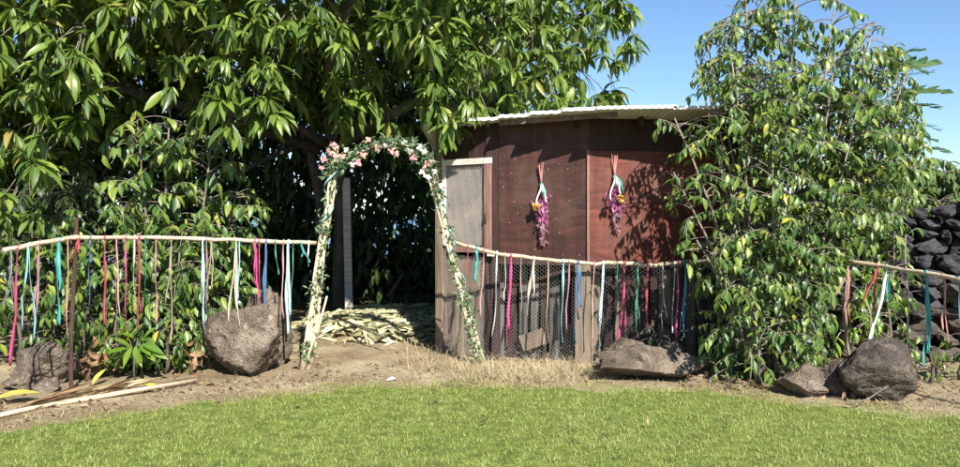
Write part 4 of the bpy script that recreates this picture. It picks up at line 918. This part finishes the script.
for R_, lst in ((RL, LEFT), (RM, MID), (RR, RIGHT)):
    for (px, pyb, c_, lab, w_, st_) in lst: ribbon(R_, px, pyb, c_, lab, w_, st_)

# ------------------------------------------------------------------ arch
arch = thing('flower_arch', 'garden arch of pale sticks wound with leaves and pink flowers', 'arch', (X_(395, 7.6), 7.6, 0)); AO = Vector(arch.location)
rs = random.Random(21)
Lb, Lt = P(307, 372, 7.5), P(335, 148, 7.6); Lb.z = -.03
Rb, Rt = P(481, 366, 7.75), P(427, 150, 7.6); Rb.z = -.03
for (b0, t0, n) in ((Lb, Lt, 5), (Rb, Rt, 4)):
    for i in range(n):
        o1 = Vector((rs.uniform(-.055, .055), rs.uniform(-.04, .04), 0)); o2 = Vector((rs.uniform(-.03, .03), rs.uniform(-.03, .03), rs.uniform(-.25, .06)))
        a, b_ = b0 + o1, t0 + o2; pts = [a.lerp(b_, s_) + Vector((rs.gauss(0, .007), rs.gauss(0, .007), 0)) for s_ in np.linspace(0, 1, 8)]; r = rs.uniform(.015, .027)
        MB().tube([q - AO for q in pts], [r * (1.1 - .5 * j / 7) for j in range(8)], 6).build('stick', M['stick'], arch, True)
MB().tube([P(300, 366, 7.45) - AO + Vector((0, 0, -.1)), P(318, 330, 7.48) - AO, P(327, 296, 7.5) - AO], [.016, .014, .01], 6).build('stick', M['stick'], arch, True)
tp = [P(px, py, 7.6) for px, py in ((326, 176), (334, 168), (346, 158), (360, 150), (378, 144), (396, 142), (412, 146), (424, 156), (432, 168), (438, 182))]
for i in range(4):
    o1 = Vector((0, rs.uniform(-.03, .03), rs.uniform(-.02, .02)))
    MB().tube([q + o1 + Vector((rs.gauss(0, .008), 0, rs.gauss(0, .012))) - AO for q in tp], .008, 5).build('vine', M['twig'] if i else M['stick'], arch, True)
# garland leaves
seg = []
def path_pts(pts, n, r):
    out = []
    L = [0]
    for a, b_ in zip(pts, pts[1:]): L.append(L[-1] + (b_ - a).length)
    for _ in range(n):
        s_ = rs.uniform(0, L[-1]); j = max(i for i in range(len(L)) if L[i] <= s_); j = min(j, len(pts) - 2); p = pts[j].lerp(pts[j + 1], (s_ - L[j]) / (L[j + 1] - L[j]))
        if clump(p * 3.5) < -.12 and rs.random() < .8: continue
        out.append(p + Vector((rs.gauss(0, r), rs.gauss(-.03, r), rs.gauss(0, r))))
    return out
g = path_pts([Lb.lerp(Lt, .05), Lt], 640, .036) + path_pts([Rb.lerp(Rt, .05), Rt], 700, .038) + path_pts(tp, 1100, .036)
Pp = np.array([q[:] for q in g]); n = len(Pp)
foliage(arch, T_broad + T_coffee[:2], Pp, rng.normal(0, 1, (n, 3)) + [0, -.4, -.2], rng.normal(0, .5, (n, 3)) + [0, -.8, .5], rng.uniform(.035, .08, n), M['garland'], nmax=200, cell=3, stuffname='garland_leaves')
# teal winding ribbon
for (a, b_, tn) in ((Lb.lerp(Lt, .55), Lt, 2.5), (Rb.lerp(Rt, .2), Rt, 4)):
    pts = []; sides = []
    for i in range(70):
        s_ = i / 69; p = a.lerp(b_, s_); an = s_ * tn * 2 * math.pi; pts.append(p + Vector((math.cos(an) * .06, math.sin(an) * .06, 0)) - AO); sides.append(Vector((0, 0, 1)))
    MB().strip(pts, [.016] * 70, sides, .001).build('winding_ribbon', M['aqua'], arch, True)
# dried flower blossoms
def blossom(c, r, colr, par, n=9):
    c = Vector(c); A_ = rng.uniform(0, 2 * np.pi, n); el = rng.uniform(-.2, .9, n)
    D = np.stack([np.cos(A_), -el, np.sin(A_)], 1); Pp = np.tile(np.array(c[:]), (n, 1)); me = npmesh('flower', T_petal, rng.integers(0, 2, n), frames(D, rng.normal(0, .2, (n, 3)) + [0, -1, .2], rng.uniform(.7, 1.05, n) * r), Pp - np.array(par.location))
    return link('flower', me, M[colr], par)
for (px, py, r, c_) in ((330, 152, .06, 'coral'), (336, 158, .065, 'rose'), (324, 160, .06, 'rose'), (333, 146, .05, 'rose'), (342, 156, .05, 'coral'), (322, 168, .04, 'coral'), (358, 162, .055, 'rose'), (353, 164, .05, 'blush'), (364, 155, .05, 'coral'), (368, 140, .045, 'coral'), (377, 147, .05, 'coral'), (392, 150, .06, 'coral'), (396, 154, .045, 'rose'), (385, 145, .04, 'blush'),
                        (413, 157, .06, 'rose'), (410, 151, .05, 'blush'), (420, 146, .055, 'petalw'), (424, 151, .05, 'petalw'), (427, 166, .06, 'coral'), (432, 162, .05, 'coral'), (427, 177, .055, 'blossomw'), (423, 172, .05, 'petalw'), (441, 186, .045, 'petalw'), (434, 172, .045, 'blush'), (404, 143, .04, 'blossomw'), (346, 150, .04, 'blossomw')):
    blossom(P(px, py, 7.52), r, c_, arch)

# ------------------------------------------------------------------ dried bouquets on the shed wall
def bouquet(cx, ty, yt, yb, ybl, P0, tt, nn, d, label, seed):
    rs = random.Random(seed); Yw = P(cx, 200, 7.8).y
    # find wall point for this pixel
    u = 0
    for i in range(2000):
        q = P0 + tt * (i * .002)
        if HX + q.x / q.y * F >= cx: break
    w_ = q + nn * (d + .035); Y = w_.y
    zt = lambda py: CAM_H - (py - HY) / F * Y
    t = thing('dried_bouquet', label, 'bouquet', (w_.x, w_.y, zt(yt)), 'dried bouquets hanging upside down on the shed'); O = Vector(t.location)
    sc_ = lambda px: (px) / F * Y
    for i in range(6):
        dx = rs.uniform(-.035, .035); top = Vector((dx, rs.uniform(-.01, .01), zt(ty + rs.uniform(0, 6)) - O.z)); MB().tube([Vector((rs.uniform(-.03, .03), 0, -.14)), Vector((0, 0, 0)), top], [.004, .0055, .004], 5).build('stem', M['stem'], t, True)
    MB().tube([Vector((0, .036, top.z - .02)), Vector((0, -.01, top.z - .02))], .004, 5).build('nail', M['rust'], t)
    for (c_, z0) in (('teal', 0), ('white', -.014)):
        ring = [Vector((math.cos(a) * .017, math.sin(a) * .017, z0)) for a in [2 * math.pi * k / 9 for k in range(10)]]; MB().strip(ring, [.02] * 10, [Vector((0, 0, 1))] * 10, .0015).build('tie', M[c_], t)
    for (c_, dx, L_, w2) in (('white', -.055, .26, .016), ('white', .045, .2, .016), ('teal', .03 if seed == 1 else .07, .16, .022), ('paleaqua', .01, .1, .02)):
        n = 10; pts = [Vector((dx * math.sin(s_ * 1.7) + .008 * math.sin(s_ * 7), -.03 - .05 * math.sin(s_ * 2.4), -L_ * s_)) for s_ in np.linspace(0, 1, n)]; MB().strip(pts, [w2] * n, [Vector((1, math.sin(i) * .4, 0)) for i in range(n)], .001).build('bow_ribbon', M[c_], t, True)
    H = zt(yt) - zt(yb)
    for (c_, x0, z0, z1, r, n) in (('purple', 0.015, -.1, -.62 * H, .032, 80), ('deeppurple', .03, -.35 * H, -.8 * H, .032, 60), ('dried', .01, -.6 * H, -H, .028, 60), ('purple', -.01, -.25 * H, -.6 * H, .035, 60)):
        s_ = rng.random(n); Pp = np.stack([x0 + rng.normal(0, 1, n) * r * (1 - .5 * s_), rng.normal(-.02, r * .5, n), z0 + (z1 - z0) * s_], 1)
        me = npmesh('flower_spike', T_simple, rng.integers(0, 2, n), frames(rng.normal(0, .45, (n, 3)) + [0, -.1, -1], rng.normal(0, .5, (n, 3)) + [0, -1, 0], rng.uniform(.04, .08, n)), Pp); tag(link('flower_spike', me, M[c_], t), kind='stuff')
    n = 90; D = rng.normal(0, 1, (n, 3)); me = npmesh('yellow_flower', T_petal, rng.integers(0, 2, n), frames(D, rng.normal(0, 1, (n, 3)), rng.uniform(.038, .06, n)), np.tile([[sc_(ybl[0] - cx), -.07, zt(ybl[1]) - O.z]], (n, 1))); link('yellow_flower', me, M['yolk'], t)
bouquet(542, 160, 184, 243, (536, 206), B, t_, n_, .004, 'dried magenta bouquet with yellow bloom on the darker plywood, left one', 1)
bouquet(613, 151, 176, 229, (618, 199), C, t2, n2, .014, 'dried magenta bouquet with yellow bloom on the redder plywood, right one', 2)

# ------------------------------------------------------------------ cut palm debris, straw, litter
deb = thing('palm_debris_heap', 'low heap of pale cut palm leaves and husks on the ground behind the arch', 'debris heap', (-1.15, 10.2, 0)); DO = Vector(deb.location)
mv = []; mf = []
nxx, nyy = 26, 22
def hz(x, y):
    r2 = ((x + 1.25) / 1.15) ** 2 + ((y - 10.4) / 1.25) ** 2
    return .2 * max(0, 1 - r2) ** .7 + .05 * noise.noise(Vector((x * 3, y * 3, 0))) * (r2 < 1)
for j in range(nyy):
    for i in range(nxx):
        x, y = -2.5 + 2.5 * i / (nxx - 1), 9.0 + 2.8 * j / (nyy - 1); mv.append((x - DO.x, y - DO.y, hz(x, y) - .02))
for j in range(nyy - 1):
    for i in range(nxx - 1): a = j * nxx + i; mf.append((a, a + 1, a + nxx + 1, a + nxx))
MB().add(mv, mf).build('mound', M['soil'], deb, True)
n = 2300; x = rng.uniform(-2.45, -.05, n); y = rng.uniform(9.0, 11.7, n); z = np.array([hz(a, b_) for a, b_ in zip(x, y)])
kp = ((x + 1.25) / 1.15) ** 2 + ((y - 10.4) / 1.25) ** 2 < rng.uniform(.6, 1.25, n); x, y, z = x[kp], y[kp], z[kp]; n = len(x)
a = rng.normal(0.1, .95, n); D = np.stack([np.cos(a) * rng.choice([-1, 1], n), np.sin(a), rng.normal(.06, .09, n)], 1)
S = np.stack([rng.uniform(.08, .3, n), rng.uniform(.12, .42, n), rng.uniform(.1, .4, n)], 1)
foliage(deb, T_broad + T_crumple[:1], np.stack([x, y, z + .03], 1), D, rng.normal(0, .2, (n, 3)) + [0, -.3, 1], S, M['palm_debris'], nmax=250, name='cut_leaf', stuffname='cut_leaves', cell=3)
pk = MB(); a_, b_ = Vector((X_(349, 11.75), 11.75, -.02)), P(346, 178, 11.9)  # pale upright strip added to stand for the trunk's sunlit side
pk.hexa([tuple(q + Vector(d_)) for q in (a_, b_) for d_ in ((-.06, 0, 0), (.06, 0, 0), (.06, .03, 0), (-.06, .03, 0))])
tag(pk.build('lit_trunk_strip', M['whitewood'], None, bev=.004), 'pale strip put in for the sunlit side of the mango trunk', 'lit_trunk_strip')
o = MB().tube([P(334, 316, 9.6), P(362, 328, 8.9), P(385, 337, 8.4)], [.018, .017, .012], 6).build('dead_stick', M['darktwig'], None, True); tag(o, 'dark stick lying across the front of the palm debris heap', 'stick')
o = MB().tube([P(388, 297, 11.5), P(396, 285, 11.6), P(402, 275, 11.7)], [.03, .026, .02], 6).build('dead_stick', M['darktwig'], None, True); tag(o, 'stub of a dark branch poking up behind the palm debris heap', 'stick')

def d_tuft(x, y):
    px = HX + x / y * F; return np.exp(-((px - 545) / 38) ** 2) * np.exp(-((y - 7.35) / .33) ** 2) + .6 * np.exp(-((px - 480) / 30) ** 2) * np.exp(-((y - 7.3) / .3) ** 2) + .1 * np.exp(-((px - 430) / 60) ** 2) * np.exp(-((y - 7.9) / .8) ** 2)
grass(38000, 'dry_grass_tuft', M['straw'], -1.0, 1.6, 6.6, 9.0, d_tuft, (.07, .26), (.4, 2.2), .003, 'tangled pale dry grass below the shed netting')
def d_green(x, y):
    px = HX + x / y * F; return .5 * np.exp(-((px - 322) / 14) ** 2) * np.exp(-((y - 7.7) / .3) ** 2) + .35 * np.exp(-((px - 790) / 50) ** 2) * np.exp(-((y - 6.7) / .2) ** 2) + .25 * (nz(x, y, 4, 5) ** 4)*(y<8.2)*(y>edge(x)) * .4
grass(26000, 'weed_grass', M['grass'], -5, 5, 5.6, 9.0, d_green, (.03, .1), (.3, 1.8), .004, 'scattered green weeds in the bare earth along the fence')
# leaf litter and pebbles
n = 9000; x = rng.uniform(-5, 5.5, n); y = rng.uniform(4.4, 11, n); e_ = edge(x); px = HX + x / y * F
pr = np.where((y > e_ - .12), .12 + .75 * (nz(x, y, 3, 2) > .5) * (y < e_ + 1.0), 0) * np.where((px > 330) & (px < 470), .35, 1); pr = np.where(y <= e_ - .12, .008, pr); pr = np.where((px > 690) & (px < 850) & (y > e_), 1, pr)
kp = rng.random(n) < pr; x, y = x[kp], y[kp]; n = len(x); D = rng.normal(0, 1, (n, 3)) * [1, 1, .25]
me = npmesh('leaf_litter', T_crumple + T_simple, rng.integers(0, 5, n), frames(D, rng.normal(0, .5, (n, 3)) + [0, 0, 1], rng.uniform(.03, .09, n)), np.stack([x, y, gh(x, y) + np.where(y <= e_[kp] - .12, .035, .012)], 1))
tag(link('leaf_litter', me, M['litter']), 'scattered dry brown leaf litter on the earth along the fence', 'leaf litter', None, 'stuff')
n = 900; x = rng.uniform(-5, 5.5, n); y = edge(x) + np.abs(rng.normal(0, .5, n)); sv_ = [(np.array([v.co[:] for v in stone_mesh('q', 60 + i, (1, .8, .6), 1, 6, .1).vertices]),) for i in range(2)]
T = []
for i in range(2):
    q = stone_mesh('q', 60 + i, (1, .8, .6), 1, 6, .1); T.append((np.array([v.co[:] for v in q.vertices]), [tuple(p.vertices) for p in q.polygons], np.zeros(len(q.vertices)))); bpy.data.meshes.remove(q)
S = rng.uniform(.005, .022, n)
me = npmesh('pebbles', T, rng.integers(0, 2, n), frames(rng.normal(0, 1, (n, 3)) * [1, 1, .1], np.tile([[0, 0, 1.0]], (n, 1)), S), np.stack([x, y, gh(x, y) + .004], 1))
tag(link('pebbles', me, M['rock']), 'small pebbles and clods scattered over the bare earth', 'pebbles', None, 'stuff')
# scrap of white paper, bent twig by the boulder
o = MB().add([(0, 0, .02), (.09, .02, .035), (.1, .07, .02), (.01, .06, .03), (.05, .04, .05)], [(0, 1, 4), (1, 2, 4), (2, 3, 4), (3, 0, 4)]).build('paper_scrap', M['white'], None, False, (X_(386, 6.93), 6.93, 0)); tag(o, 'small white scrap of paper at the lawn edge before the arch', 'litter')
o = MB().tube([Vector((X_(848, 5.95), 5.95, .05)), P(868, 399, 5.95), P(880, 391, 5.95), P(888, 386, 5.9)], [.006, .006, .005, .003], 5).build('bent_twig', M['twig'], None, True); tag(o, 'pale bent twig leaning against the large dark boulder', 'twig')
for m_ in list(bpy.data.meshes):
    if m_.users == 0: bpy.data.meshes.remove(m_)
